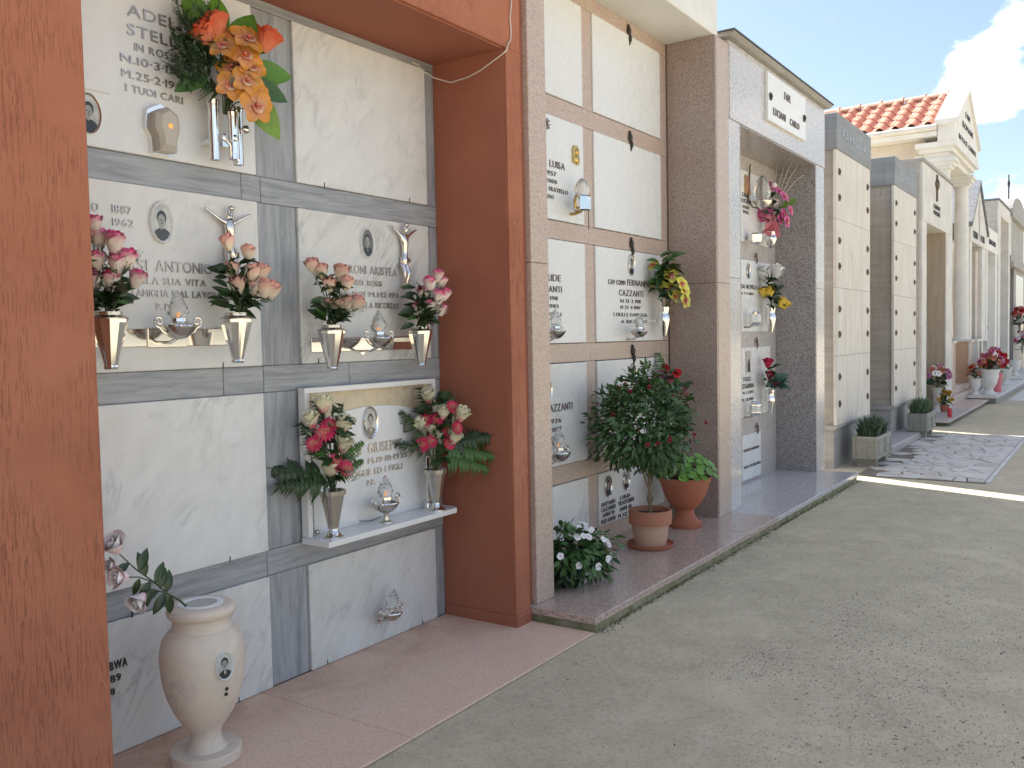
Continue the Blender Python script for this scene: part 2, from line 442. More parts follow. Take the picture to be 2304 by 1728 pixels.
m_plain('moss', (0.20, 0.20, 0.10), 0.95, var=0.3, scale=40)

# ------------------------------------------------------------------ mesh tools
class MB:
    def __init__(s):
        s.v, s.f, s.mi = [], [], []
        s.cur = 0
    def add(s, vs, fs):
        o = len(s.v)
        s.v += [tuple(p) for p in vs]
        s.f += [tuple(i + o for i in f) for f in fs]
        s.mi += [s.cur] * len(fs)
        return s
    def box(s, x0, x1, y0, y1, z0, z1, c=0.0):
        if c <= 0:
            s.add([(x0, y0, z0), (x1, y0, z0), (x1, y1, z0), (x0, y1, z0), (x0, y0, z1), (x1, y0, z1), (x1, y1, z1), (x0, y1, z1)],
                  [(0, 3, 2, 1), (4, 5, 6, 7), (0, 1, 5, 4), (1, 2, 6, 5), (2, 3, 7, 6), (3, 0, 4, 7)])
            return s
        c = min(c, (x1 - x0) * .4, (y1 - y0) * .4, (z1 - z0) * .4)
        bm = bmesh.new()
        X, Y, Z = (x0, x1), (y0, y1), (z0, z1)
        sg = (c, -c)
        for i in (0, 1):
            for j in (0, 1):
                for k in (0, 1):
                    bm.verts.new((X[i], Y[j] + sg[j], Z[k] + sg[k]))
                    bm.verts.new((X[i] + sg[i], Y[j], Z[k] + sg[k]))
                    bm.verts.new((X[i] + sg[i], Y[j] + sg[j], Z[k]))
        bmesh.ops.convex_hull(bm, input=bm.verts)
        bmesh.ops.dissolve_limit(bm, angle_limit=0.01, verts=bm.verts, edges=bm.edges)
        bm.verts.index_update()
        s.add([q.co[:] for q in bm.verts], [[q.index for q in f.verts] for f in bm.faces])
        bm.free()
        return s
    def prism(s, pts, axis, a, b):
        """pts 2D polygon; axis 'y': pts are (x,z); 'x': (y,z); 'z': (x,y)"""
        def P(p, t):
            return (p[0], t, p[1]) if axis == 'y' else ((t, p[0], p[1]) if axis == 'x' else (p[0], p[1], t))
        n = len(pts)
        vs = [P(p, a) for p in pts] + [P(p, b) for p in pts]
        fs = [tuple(range(n)), tuple(range(2 * n - 1, n - 1, -1))]
        for i in range(n):
            j = (i + 1) % n
            fs.append((i, i + n, j + n, j))
        return s.add(vs, fs)
    def lathe(s, prof, n=24, cx=0, cy=0, flute=0.0, nf=0, cap=True, a0=0.0):
        vs, fs = [], []
        for r, z in prof:
            for i in range(n):
                a = a0 + 2 * PI * i / n
                q = r * (1 + (flute * math.cos(a * nf) if nf else 0))
                vs.append((cx + q * math.cos(a), cy + q * math.sin(a), z))
        for k in range(len(prof) - 1):
            for i in range(n):
                j = (i + 1) % n
                fs.append((k * n + i, k * n + j, (k + 1) * n + j, (k + 1) * n + i))
        if cap:
            fs.append(tuple(range(n - 1, -1, -1)))
            fs.append(tuple((len(prof) - 1) * n + i for i in range(n)))
        return s.add(vs, fs)
    def tube(s, pts, rad, n=6, cap=True):
        pts = [Vector(p) for p in pts]
        rs = rad if isinstance(rad, (list, tuple)) else [rad] * len(pts)
        vs, fs = [], []
        up = Vector((0.13, 0.31, 0.94))
        for i, p in enumerate(pts):
            d = (pts[min(i + 1, len(pts) - 1)] - pts[max(i - 1, 0)])
            if d.length < 1e-9:
                d = Vector((0, 0, 1))
            d.normalize()
            a = d.cross(up)
            if a.length < 0.05:
                a = d.cross(Vector((1, 0, 0)))
            a.normalize()
            b = d.cross(a)
            for k in range(n):
                w = 2 * PI * k / n
                vs.append(p + (a * math.cos(w) + b * math.sin(w)) * rs[i])
        for i in range(len(pts) - 1):
            for k in range(n):
                j = (k + 1) % n
                fs.append((i * n + k, i * n + j, (i + 1) * n + j, (i + 1) * n + k))
        if cap:
            fs.append(tuple(range(n - 1, -1, -1)))
            fs.append(tuple((len(pts) - 1) * n + k for k in range(n)))
        return s.add(vs, fs)
    def grid(s, fn, nu, nv):
        vs = [fn(i / nu, j / nv) for j in range(nv + 1) for i in range(nu + 1)]
        fs = [(j * (nu + 1) + i, j * (nu + 1) + i + 1, (j + 1) * (nu + 1) + i + 1, (j + 1) * (nu + 1) + i) for j in range(nv) for i in range(nu)]
        return s.add(vs, fs)
    def ball(s, c, r, n=8, m=6, sc=(1, 1, 1)):
        vs, fs = [], []
        for j in range(m + 1):
            t_ = PI * j / m
            for i in range(n):
                a = 2 * PI * i / n
                vs.append((c[0] + r * sc[0] * math.sin(t_) * math.cos(a), c[1] + r * sc[1] * math.sin(t_) * math.sin(a), c[2] + r * sc[2] * math.cos(t_)))
        for j in range(m):
            for i in range(n):
                k = (i + 1) % n
                fs.append((j * n + i, (j + 1) * n + i, (j + 1) * n + k, j * n + k))
        return s.add(vs, fs)
    def mesh(s, name, mats, smooth=0.0):
        me = bpy.data.meshes.new(name)
        me.from_pydata(s.v, [], s.f)
        for m in (mats if isinstance(mats, (list, tuple)) else [mats]):
            me.materials.append(MATS[m])
        me.polygons.foreach_set('material_index', s.mi)
        if smooth > 0:
            me.polygons.foreach_set('use_smooth', [True] * len(me.polygons))
            me.update()
            me.set_sharp_from_angle(angle=R(smooth))
        me.update()
        return me

WM = {}          # world matrices of everything that was placed
def put(name, me, parent=None, M=None):
    o = bpy.data.objects.new(name, me)
    COL.objects.link(o)
    M = M if M is not None else Matrix.Identity(4)
    WM[o] = M
    if parent is not None:
        o.parent = parent
        o.matrix_basis = WM[parent].inverted() @ M
    else:
        o.matrix_basis = M
    return o
def tag(o, label, cat, group=None):
    o['label'] = label
    o['category'] = cat
    if group:
        o['group'] = group
    return o
def thing(name, label, cat, loc, group=None, rz=0.0):
    M = Matrix.Translation(Vector(loc)) @ Matrix.Rotation(rz, 4, 'Z')
    o = put(name, None, None, M)
    o.empty_display_size = 0.1
    return tag(o, label, cat, group)
def struct(name, me, parent=None):
    o = put(name, me, parent)
    if parent is None:
        o['kind'] = 'structure'
    return o
def bx(name, mat, parent, x0, x1, y0, y1, z0, z1, c=0.0):
    return put(name, MB().box(x0, x1, y0, y1, z0, z1, c).mesh(name, mat), parent)
def aim(loc, d, scale=1.0, roll=0.0):
    d = Vector(d).normalized()
    q = d.to_track_quat('Z', 'Y')
    sc = scale if isinstance(scale, (tuple, list)) else (scale,) * 3
    return Matrix.Translation(Vector(loc)) @ q.to_matrix().to_4x4() @ Matrix.Rotation(roll, 4, 'Z') @ Matrix.Diagonal((*sc, 1))

# ------------------------------------------------------------------ lettering
GL = {}
def glyph(ch, mat):
    k = (ch, mat)
    if k in GL:
        return GL[k]
    cu = bpy.data.curves.new('letter', 'FONT')
    cu.body = ch
    cu.size = 1.0
    cu.extrude = 0.5
    cu.resolution_u = 3
    o = bpy.data.objects.new('letter_source', cu)
    COL.objects.link(o)
    dg = bpy.context.evaluated_depsgraph_get()
    me = bpy.data.meshes.new_from_object(o.evaluated_get(dg))
    bpy.data.objects.remove(o)
    xs = [q.co.x for q in me.vertices] or [0, 0.3]
    x0, x1 = min(xs), max(xs)
    for q in me.vertices:
        q.co.x -= x0
    me.materials.clear()
    me.materials.append(MATS[mat])
    GL[k] = (me, x1 - x0)
    return GL[k]
def write(s, x0, x1, z, h, y, mat, parent, name='letter', depth=0.006, weight=1.0):
    """raised letters on a wall facing -Y, squeezed between x0 and x1 with cap height h"""
    caps = 0.729
    pos, x = [], 0.0
    for ch in s:
        if ch == ' ':
            x += 0.38
            continue
        me, w = glyph(ch, mat)
        pos.append((me, x))
        x += w + 0.13
    tot = max(x - 0.13, 0.05)
    sx = (x1 - x0) / tot
    for me, px in pos:
        M = Matrix.Translation((x0 + px * sx, y - depth * 0.5, z)) @ Matrix.Rotation(PI / 2, 4, 'X') @ Matrix.Diagonal((sx, h / caps, depth, 1))
        put(name, me, parent, M)

# ------------------------------------------------------------------ ground
g = MB()
xs = [-400, -60, -12, -4, 0, 2, 4, 6, 8, 10, 12, 15, 20, 30, 60, 400]
ys = [-400, -60, -20, -8, -3, -1, 0, .5, 1, 1.5, 2, 2.5, 3.2, 6, 20, 400]
g.grid(lambda u, w: (xs[round(u * 15)], ys[round(w * 15)], -0.012), 15, 15)
struct('ground', g.mesh('ground', 'sand', 60))
def sand_z(x, y):
    return -0.012
# pebbles where the gravel lies open
g = MB()
rp = random.Random(3)
drift = [(3.7, .75, .5, .22), (4.3, 1.0, .35, .16), (4.6, .55, .6, .22), (5.3, .75, .4, .16), (3.4, .45, .3, .18), (6.2, .9, .6, .14), (4.0, 1.35, .2, .07), (5.0, 1.2, .25, .07)]
for i in range(6800):
    if i < 6000:
        c_ = drift[rp.randrange(len(drift))] if rp.random() < .8 else drift[rp.randrange(3)]
        x = rp.gauss(c_[0], c_[2]); y = rp.gauss(c_[1], c_[3])
    else:
        x = rp.uniform(2.2, 9.5); y = rp.uniform(-0.4, 2.15)
    if y > 2.16 or x < 1.5:
        continue
    r_ = rp.uniform(0.0016, 0.0042) * (1.5 if rp.random() < .05 else 1)
    g.cur = rp.choice((0, 0, 1, 2, 2, 1))
    a, b = rp.uniform(.7, 1.5), rp.uniform(.4, .75)
    g.ball((x, y, -0.012 + r_ * .2), r_, 5, 3, (a, 1 / a, b))
o = put('gravel', g.mesh('gravel', ['pebble_grey', 'pebble_dark', 'pebble_pale'], 80))
o['kind'] = 'stuff'; tag(o, 'loose grey and reddish pebbles scattered over the sandy ground', 'gravel')

# ------------------------------------------------------------------ red stucco niche wall
RED = thing('niche_wall', 'red scratched stucco burial wall with grey marble bands and white tablets', 'burial wall', (2.8, 2.6, 0))
S = 'red_stucco'
bx('pillar', S, RED, -3.0, 1.578, 2.59, 3.3, -0.05, 2.965, 0.006)
p = MB()
p.prism([(3.836, -0.05), (3.965, -0.05), (3.965, 2.965), (3.836, 2.965)], 'y', 2.59, 3.3)
put('pillar', p.mesh('pillar', S), RED)
bx('corner_strip', 'red_render', RED, 3.965, 4.0295, 2.618, 3.3, -0.05, 3.7)
p = MB()
p.prism([(2.578, 0.0), (2.598, 0.0), (2.598, .05), (2.588, .062), (2.578, .05)], 'x', 3.828, 3.966)
p.prism([(3.826, 0.0), (3.845, 0.0), (3.845, .062), (3.836, .062), (3.826, .045)], 'y', 2.579, 3.05)
put('skirting', p.mesh('skirting', 'red_render'), RED)
bx('lintel', S, RED, -3.0, 3.965, 2.588, 3.3, 2.966, 3.72, 0.004)
bx('reveal', 'red_render', RED, 3.829, 3.8352, 2.605, 3.056, 0.062, 2.9655)
bx('soffit', 'red_render', RED, 1.58, 3.829, 2.605, 3.056, 2.958, 2.9655)
bx('backing', 'grey_concrete', RED, -3.0, 4.02, 3.0755, 4.0, -0.05, 3.7)
YB_, YT = 3.057, 3.046          # face of the bands, face of the tablets
GH, GV = 'grey_marble_h', 'grey_marble_v'
for z0, z1, cuts in ((2.102, 2.211, (1.45, 2.535, 2.637, 3.835)), (1.289, 1.403, (1.45, 2.41, 2.62, 3.14, 3.835)),
                     (0.493, 0.602, (1.45, 2.606, 3.835)), (2.920, 2.966, (1.45, 2.3, 3.835))):
    for a, b in zip(cuts[:-1], cuts[1:]):
        bx('marble_band', GH, RED, a + .0012, b - .0012, YB_, 3.075, z0, z1, 0.0025)
for z0, z1 in ((0.0, 0.493), (0.602, 1.289), (1.403, 2.102), (2.211, 2.920)):
    bx('marble_band', GV, RED, 2.612, 2.832, YB_ + .002, 3.075, z0 + .0015, z1 - .0015, 0.0025)
    bx('marble_band', GV, RED, 3.752, 3.8345, YB_ + .002, 3.075, z0 + .0015, z1 - .0015, 0.0025)
def tablet(parent, mat, x0, x1, z0, z1, y=YT, back=3.074, label=None):
    o = bx('tablet', mat, parent, x0, x1, y, back, z0, z1, 0.003)
    if label:
        o['label'] = label
    return o
T = {}
T['r1l'] = tablet(RED, 'clean_marble', 1.62, 2.608, 2.2125, 2.918)
T['r1r'] = tablet(RED, 'white_marble', 2.836, 3.748, 2.2125, 2.918)
T['r2l'] = tablet(RED, 'white_marble', 1.62, 2.608, 1.4045, 2.1005)
T['r2r'] = tablet(RED, 'veined_marble', 2.836, 3.748, 1.4045, 2.1005)
T['r3l'] = tablet(RED, 'white_marble', 1.62, 2.608, 0.6035, 1.2875)
T['r3r'] = tablet(RED, 'clean_marble', 2.836, 3.748, 0.6035, 1.2875)
T['r4l'] = tablet(RED, 'veined_marble', 1.62, 2.608, 0.002, 0.4915)
T['r4r'] = tablet(RED, 'veined_marble', 2.836, 3.748, 0.002, 0.4915)
# little metal keys wedged under the tablets
for x, z in ((2.40, 1.404), (2.93, 1.404), (2.40, .602), (3.0, 2.211), (3.6, 2.211), (3.68, 1.404), (2.93, .002), (3.62, .002), (2.42, .002), (1.95, .49)):
    bx('key', 'dark_bronze', RED, x, x + .004, YT - .002, YT + .004, z, z + .022)
# raised arched stone on the first tablet
p = MB()
arc = [(1.66, 2.41), (1.945, 2.41), (1.945, 2.80)] + [(1.80 + .145 * math.cos(a), 2.80 + .06 * math.sin(a)) for a in [PI * k / 10 for k in range(1, 10)]] + [(1.66, 2.80)]
p.prism(arc, 'y', YT - .008, YT - .0002)
put('arched_panel', p.mesh('arched_panel', 'clean_marble'), T['r1l'])
for s_, a, b, z, h in (('ADELE', 2.029, 2.282, 2.715, .044), ('STELLA', 2.026, 2.30, 2.645, .043), ('IN ROSSI', 2.053, 2.229, 2.593, .029), ('N.10·3·1921', 1.994, 2.279, 2.541, .030), ('M.25·2·1963', 1.996, 2.277, 2.486, .030), ('I TUOI CARI', 2.010, 2.253, 2.436, .028)):
    write(s_, a, b, z, h, YT, 'letter_steel', T['r1l'])
for s_, a, b, z, h in (('10', 1.845, 1.885, 1.984, .031), ('1887', 1.936, 2.013, 1.985, .031), ('8', 1.862, 1.882, 1.94, .028), ('1962', 1.936, 2.020, 1.939, .028), ('ROSSI', 1.885, 2.073, 1.782, .044), ('ANTONIO', 2.107, 2.362, 1.782, .044), ('DEDICO\' LA SUA VITA', 1.885, 2.330, 1.732, .027), ('ALLA FAMIGLIA E AL LAVORO', 1.90, 2.412, 1.685, .028), ('P. P.', 2.104, 2.163, 1.636, .026)):
    write(s_, a, b, z, h, YT, 'letter_steel', T['r2l'])
for s_, a, b, z, h in (('FERRONI ARISTEA', 3.067, 3.485, 1.826, .042), ('VED. ROSSI', 3.168, 3.368, 1.770, .027), ('N.9·1891 M.1·12·193', 3.06, 3.490, 1.717, .025), ('I TUOI CARI A RICORDO', 3.05, 3.488, 1.662, .029)):
    write(s_, a, b, z, h, YT, 'letter_steel', T['r2r'])
for s_, a, b, z, h in (('OBWA', 1.828, 1.921, .318, .034), ('1889', 1.82, 1.893, .273, .028), ('1958', 1.80, 1.867, .228, .025)):
    write(s_, a, b, z, h, YT, 'ink', T['r4l'])
# framed tablet with a shelf (third row)
FR = put('tablet_frame', MB().box(2.80, 3.722, 3.0, YT - .0005, 1.272, 1.297, .002).box(2.80, 2.826, 3.0, YT - .0005, .6255, 1.2715, .002).box(3.697, 3.722, 3.0, YT - .0005, .6255, 1.2715, .002).mesh('tablet_frame', 'polished_white'), RED)
p = MB()
p.prism([(2.785, 2.862), (3.702, 2.862), (3.735, 2.90), (3.735, YT), (2.80, YT), (2.785, 3.03)], 'z', .6, .625)
put('shelf', p.mesh('shelf', 'polished_white'), FR)
bx('golden_panel', 'golden_marble', FR, 2.8265, 3.6965, 3.036, YT - .0008, .6258, 1.2715)
p = MB()
arc = [(2.858, .6258), (3.66, .6258), (3.66, 1.08)] + [(3.259 + .401 * math.cos(a), 1.08 + .105 * math.sin(a)) for a in [PI * k / 24 for k in range(1, 24)]] + [(2.858, 1.08)]
p.prism(arc, 'y', 3.026, 3.0358)
AT = put('arched_tablet', p.mesh('arched_tablet', 'clean_marble'), FR)
def write2(s_, a, b, z, h, y, mat):
    write(s_, a, b, z, h, y, mat, FR)
for s_, a, b, z, h in (('ROSSI', 2.99, 3.17, .957, .050), ('GIUSEPPE', 3.219, 3.468, .957, .052), ('N.3·1923 M.19·10·1935', 2.98, 3.503, .906, .029), ('LA MOGLIE ED I FIGLI', 2.99, 3.464, .852, .031), ('P.P.', 3.205, 3.262, .802, .027), ('E', 3.48, 3.51, 1.035, .045)):
    write2(s_, a, b, z, h, 3.026, 'letter_steel')
put('slim_column', MB().lathe([(.02, .6252), (.02, .65), (.016, .66), (.011, .664), (.011, .88), (.015, .885), (.015, .9)], 12, 3.618, 2.985).mesh('slim_column', 'chrome', 40), FR)
put('stud', MB().ball((2.85, 3.0, .645), .012, 8, 6).mesh('stud', 'satin_metal', 60), FR)

# pavement slabs in front of the red wall
PV = struct('pavement', MB().box(-3.0, 3.96, 2.22, 3.07, -0.06, -0.0105).mesh('pavement', 'bedding'))
for a, b in ((-2.0, -.5), (-.5, 1.05), (1.05, 2.545), (2.545, 3.968)):
    bx('slab', 'pink_slab', PV, a + .0015, b - .0015, 2.205, 3.0565, -0.01, 0.0, 0.003)

# ------------------------------------------------------------------ pink granite tomb
GR = thing('granite_tomb', 'pink granite tomb with white plaster fascia and two columns of white tablets', 'tomb', (5.4, 2.6, 0))
PG = 'pink_granite'
for a, b in ((0.07, 1.9), (1.902, 3.7755)):
    bx('pillar', PG, GR, 4.032, 4.207, 2.585, 3.3, a, b, 0.003)
    bx('pillar', PG, GR, 6.70, 6.942, 2.585, 3.3, a, b, 0.003)
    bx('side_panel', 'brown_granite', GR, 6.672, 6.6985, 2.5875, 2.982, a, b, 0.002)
yg, yt = 2.992, 2.982
for z0, z1 in ((3.682, 3.7755), (2.90, 3.02), (2.127, 2.242), (1.339, 1.46), (0.557, 0.674), (.0705, .18)):
    bx('granite_band', PG, GR, 4.2075, 5.392, yg, 3.3, z0, z1, 0.002)
    bx('granite_band', PG, GR, 5.3935, 6.671, yg, 3.3, z0, z1, 0.002)
for z0, z1 in ((3.0215, 3.6805), (2.2435, 2.8985), (1.4615, 2.1255), (.6755, 1.3375), (.1815, .5555)):
    bx('granite_band', PG, GR, 5.322, 5.463, yg + .001, 3.3, z0, z1, 0.002)
    bx('granite_band', PG, GR, 6.542, 6.671, yg + .001, 3.3, z0, z1, 0.002)
    bx('granite_band', PG, GR, 4.2075, 4.243, yg + .001, 3.3, z0, z1, 0.002)
GT = {}
for i, (z0, z1) in enumerate(((3.024, 3.678), (2.246, 2.896), (1.464, 2.122), (.678, 1.334), (.184, .553))):
    m1 = 'clean_marble' if i in (0, 1, 2) else 'white_marble'
    GT[i, 0] = tablet(GR, m1, 4.246, 5.318, z0, z1, yt, 3.29)
    GT[i, 1] = tablet(GR, m1, 5.467, 6.538, z0, z1, yt, 3.29)
bx('fascia', 'white_plaster', GR, 4.032, 6.745, 2.592, 3.32, 3.7765, 4.32, 0.006)
bx('backing', 'grey_concrete', GR, 4.04, 6.93, 3.325, 4.0, 0.0, 4.3)
p = MB()
p.box(4.0, 9.50, 2.2135, 3.3, -.05, .0295)
put('plinth', p.mesh('plinth', 'mossy_base'), GR)
for a, b in ((3.985, 6.28), (6.282, 6.945)):
    bx('ledge', 'ledge_granite', GR, a, b, 2.205, 3.3, .03, .07, 0.004)
def clip(parent, x, z, y, mat, s=1.0, name='clip'):
    p = MB()
    p.ball((x, y - .014 * s, z + .03 * s), .032 * s, 10, 8, (1, .55, 1.25))
    p.ball((x + .008 * s, y - .02 * s, z - .035 * s), .026 * s, 10, 8, (.8, .6, 1.5))
    p.ball((x - .006 * s, y - .012 * s, z + .075 * s), .018 * s, 8, 6, (1, .6, 1.1))
    p.ball((x + .004 * s, y - .016 * s, z - .08 * s), .013 * s, 8, 6, (.8, .6, 1.3))
    return put(name, p.mesh(name, mat, 60), parent)
for z in (3.68, 2.92, 2.15, 1.365):
    clip(GR, 6.02, z, yg, 'dark_bronze', .78, 'holding_clip')
LB = 'letter_bronze'
for key, L in {(1, 0): (('MARIA LUISA', 4.63, 5.067, 2.572, .044), ('N. 3 1957', 4.68, 4.959, 2.517, .029), ('M. 8 2000', 4.68, 4.965, 2.470, .027), ('MAMMA E FRATELLO', 4.63, 5.10, 2.420, .028), ('RICORDO', 4.72, 4.925, 2.372, .026)),
               (2, 0): (('IRIDE', 4.80, 4.995, 1.857, .045), ('CAZZANTI', 4.64, 5.005, 1.787, .042), ('N. 6 1911', 4.68, 4.949, 1.737, .026), ('M. 4 1983', 4.68, 4.960, 1.688, .025), ('I FIGLI', 4.80, 4.993, 1.636, .025)),
               (2, 1): (('CAV COMM', 5.642, 5.90, 1.868, .036), ('FERNANDO', 5.935, 6.325, 1.869, .047), ('CAZZANTI', 5.802, 6.192, 1.792, .045), ('N 13 3 1911', 5.824, 6.147, 1.742, .027), ('M 27 4 1987', 5.823, 6.146, 1.697, .026), ('I FIGLI E FAMIGLIA', 5.716, 6.258, 1.644, .027), ('A RICORDO', 5.828, 6.256, 1.595, .026)),
               (3, 0): (('CAZZANTI', 4.79, 5.114, 1.031, .05), ('N. 1926', 4.72, 4.968, .958, .03), ('M. 2007', 4.72, 4.970, .903, .03), ('I FIGLI', 4.80, 4.975, .845, .028)),
               (4, 1): (('ANTONIO', 5.490, 5.699, .318, .031), ('CAZZANTI', 5.490, 5.698, .280, .031), ('ANNI 92', 5.510, 5.685, .242, .029), ('M.12·3·1928', 5.488, 5.696, .198, .031), ('LUIGIA', 5.775, 5.936, .324, .029), ('TRASFORINI', 5.745, 5.993, .284, .033), ('ANNI 68', 5.765, 5.952, .240, .031), ('M.3·12', 5.745, 5.886, .195, .031))}.items():
    for s_, a, b, z, h in L:
        write(s_, a, b, z, h, yt, LB, GT[key], depth=.005)
p = MB()
p.prism([(5.165, 2.64), (5.24, 2.628), (5.247, 2.655), (5.24, 2.735), (5.215, 2.752), (5.185, 2.75), (5.163, 2.725)], 'y', yt - .012, yt + .001)
p.ball((5.212, yt - .012, 2.712), .02, 8, 6, (.8, .6, 1.2))
p.ball((5.205, yt - .012, 2.665), .026, 8, 6, (1, .5, 1.2))
put('relief_plaque', p.mesh('relief_plaque', 'brass', 40), GT[1, 0])
p = MB()
for a in range(8):
    p.tube([(4.86, yt - .003, 2.83), (4.86 + .035 * math.cos(a * PI / 4), yt - .004, 2.83 + .035 * math.sin(a * PI / 4))], [.002, .004], 5)
put('star_ornament', p.mesh('star_ornament', 'letter_bronze'), GT[1, 0])

# ------------------------------------------------------------------ lilac granite family tomb
LU = thing('family_tomb', 'pale lilac polished granite tomb with a white name plaque over its opening', 'tomb', (8.3, 2.6, 0))
LG = 'lilac_granite'
for a, b in ((.07, 1.95), (1.952, 3.2)):
    bx('pillar', LG, LU, 6.944, 7.19, 2.585, 3.3, a, b, .003)
    bx('pillar', LG, LU, 9.412, 9.70, 2.585, 3.3, a, b, .003)
bx('lintel', LG, LU, 6.962, 9.70, 2.577, 3.3, 3.202, 3.808, .004)
bx('lintel_strip', LG, LU, 6.944, 6.96, 2.585, 3.3, 3.202, 3.808)
p = MB()
p.prism([(2.505, 3.828), (2.535, 3.81), (4.05, 3.81), (4.05, 3.842), (2.505, 3.842)], 'x', 6.86, 9.73)
put('roof_slab', p.mesh('roof_slab', 'grey_concrete'), LU)
bx('roof_sheet', 'lead_sheet', LU, 6.84, 9.745, 2.492, 4.06, 3.8425, 3.852)
bx('back_wall', PG if False else 'step_stone', LU, 7.1905, 9.4115, 3.0, 3.3, .0705, 3.1995)
bx('side_panel', 'red_speck_granite', LU, 9.385, 9.4115, 2.588, 2.9995, .0705, 3.1995)
bx('side_panel', 'red_speck_granite', LU, 7.1905, 7.215, 2.588, 2.9995, .0705, 3.1995)
bx('ceiling_panel', 'red_speck_granite', LU, 7.2155, 9.3845, 2.588, 2.9995, 3.19, 3.2)
bx('backing', 'grey_concrete', LU, 6.95, 9.695, 3.305, 4.0, 0, 3.805)
bx('ledge', 'lilac_granite', LU, 6.947, 9.52, 2.205, 3.3, .03, .07, .004)
LT = {}
for i, (x0, x1, z0, z1) in enumerate(((7.45, 9.16, 2.375, 3.05), (7.45, 9.165, 1.522, 2.208), (7.45, 9.165, .70, 1.372), (7.75, 8.863, .09, .529))):
    LT[i] = tablet(LU, 'clean_marble', x0, x1, z0, z1, 2.986, 2.9995)
for z in (2.24, 1.41, .565):
    clip(LU, 8.75, z, 2.99, 'brown_bronze', .6, 'holding_clip')
for i, L in {0: (('CARLO', 8.36, 8.55, 2.80, .04), ('LUCIANI', 8.34, 8.60, 2.745, .04), ('1908', 8.38, 8.54, 2.69, .03), ('1986', 8.38, 8.54, 2.645, .03)),
             1: (('ADA NOVELLI', 8.26, 8.75, 1.933, .042), ('N. 9 5 1897', 8.30, 8.666, 1.875, .026)),
             2: (('FOGLI', 8.365, 8.561, 1.046, .044), ('CESARINA', 8.315, 8.649, .978, .046), ('N. 2.4.1922', 8.35, 8.648, .924, .027), ('M. 2.11.2003', 8.33, 8.638, .856, .029)),
             3: (('LUCIANI VALENTINO', 8.361, 8.799, .367, .027), ('TRAV. DI LIBERTINA', 8.358, 8.843, .205, .028))}.items():
    for s_, a, b, z, h in L:
        write(s_, a, b, z, h, 2.986, LB, LT[i], depth=.005)
PQ = bx('name_plaque', 'polished_white', LU, 7.80, 8.915, 2.548, 2.5765, 3.345, 3.755, .003)
for s_, a, b, z, h in (('FAM.', 8.248, 8.434, 3.605, .07), ('LUCIANI', 7.931, 8.278, 3.41, .066), ('CARLO', 8.410, 8.699, 3.41, .062)):
    write(s_, a, b, z, h, 2.548, LB, PQ, depth=.006)
def rosette(parent, x, z, y, mat, r=.04, name='rosette'):
    p = MB()
    for k in range(6):
        a = k * PI / 3
        p.ball((x + r * .6 * math.cos(a), y - .006, z + r * .6 * math.sin(a)), r * .45, 6, 5, (1, .5, 1))
    p.ball((x, y - .012, z), r * .42, 8, 6, (1, .8, 1))
    return put(name, p.mesh(name, mat, 60), parent)
rosette(PQ, 7.86, 3.55, 2.548, 'dark_bronze', .035)
rosette(PQ, 8.86, 3.55, 2.548, 'dark_bronze', .035)
bx('icon_frame', 'brass', LT[0], 8.425, 8.575, 2.978, 2.9855, 2.83, 3.01)
bx('icon_picture', 'photo_warm', LT[0], 8.44, 8.56, 2.9755, 2.9778, 2.85, 2.995)
bx('icon_frame', 'satin_metal', LT[2], 8.425, 8.55, 2.978, 2.9855, 1.13, 1.335)
p = MB()
p.box(8.435, 8.54, 2.9755, 2.9778, 1.14, 1.325)
p.cur = 1
p.prism([(8.455, 1.142), (8.525, 1.142), (8.515, 1.23), (8.49, 1.262), (8.468, 1.23)], 'y', 2.9742, 2.9754)
p.cur = 2
p.ball((8.49, 2.9745, 1.278), .019, 10, 8, (1, .1, 1.2))
put('icon_picture', p.mesh('icon_picture', ['photo_paper', 'photo_dark', 'photo_skin']), LT[2])

# ------------------------------------------------------------------ travertine twin tomb
TV = thing('travertine_tomb', 'tomb of twin travertine piers with blue grey caps and bronze studs', 'tomb', (12.5, 2.6, 0))
CAPS = []
for x0, x1 in ((10.19, 11.775), (13.2, 14.795)):
    bx('pier_core', 'stained_concrete', TV, x0 + .03, x1 - .03, 2.622, 3.055 if x0 > 12 else 3.26, .47, 3.484)
    for z0, z1 in ((.472, 1.238), (1.2405, 1.986), (1.9885, 2.734), (2.7365, 3.483)):
        PN = bx('travertine_panel', 'travertine', TV, x0, x1, 2.585, 2.6205, z0, z1, .003)
        for x in (x0 + .115, x1 - .15):
            for z in (z0 + .235, z1 - .232):
                rosette(PN, x, z, 2.585, 'brown_bronze', .04, 'stud')
    bx('plinth', 'plinth_stone', TV, x0 + .035, x1 - .035, 2.625, 3.05, -.03, .42)
    p = MB()
    p.prism([(2.62, .4205), (2.585, .435), (2.578, .45), (2.578, .4695), (3.05, .4695), (3.05, .4205)], 'x', x0 - .005, x1 + .005)
    put('plinth_moulding', p.mesh('plinth_moulding', 'plinth_stone'), TV)
    CAPS.append(bx('cap_block', 'blue_stone', TV, x0 - .005, x1 + .005, 2.575, 3.05, 3.485, 3.877, .008))
write('FAMIGLIA', 10.405, 11.53, 3.628, .10, 2.575, 'letter_steel', CAPS[0], depth=.004)
write('BONORA', 13.54, 14.475, 3.615, .09, 2.575, 'letter_steel', CAPS[1], depth=.004)
bx('back_wall', 'stained_concrete', TV, 11.2, 14.6, 3.06, 3.3, -.03, 3.45)
bx('step', 'step_stone', TV, 11.70, 14.45, 2.31, 3.055, -.03, .09, .008)
bx('step_riser', 'stained_concrete', TV, 11.55, 11.695, 2.40, 2.6, -.03, .06)

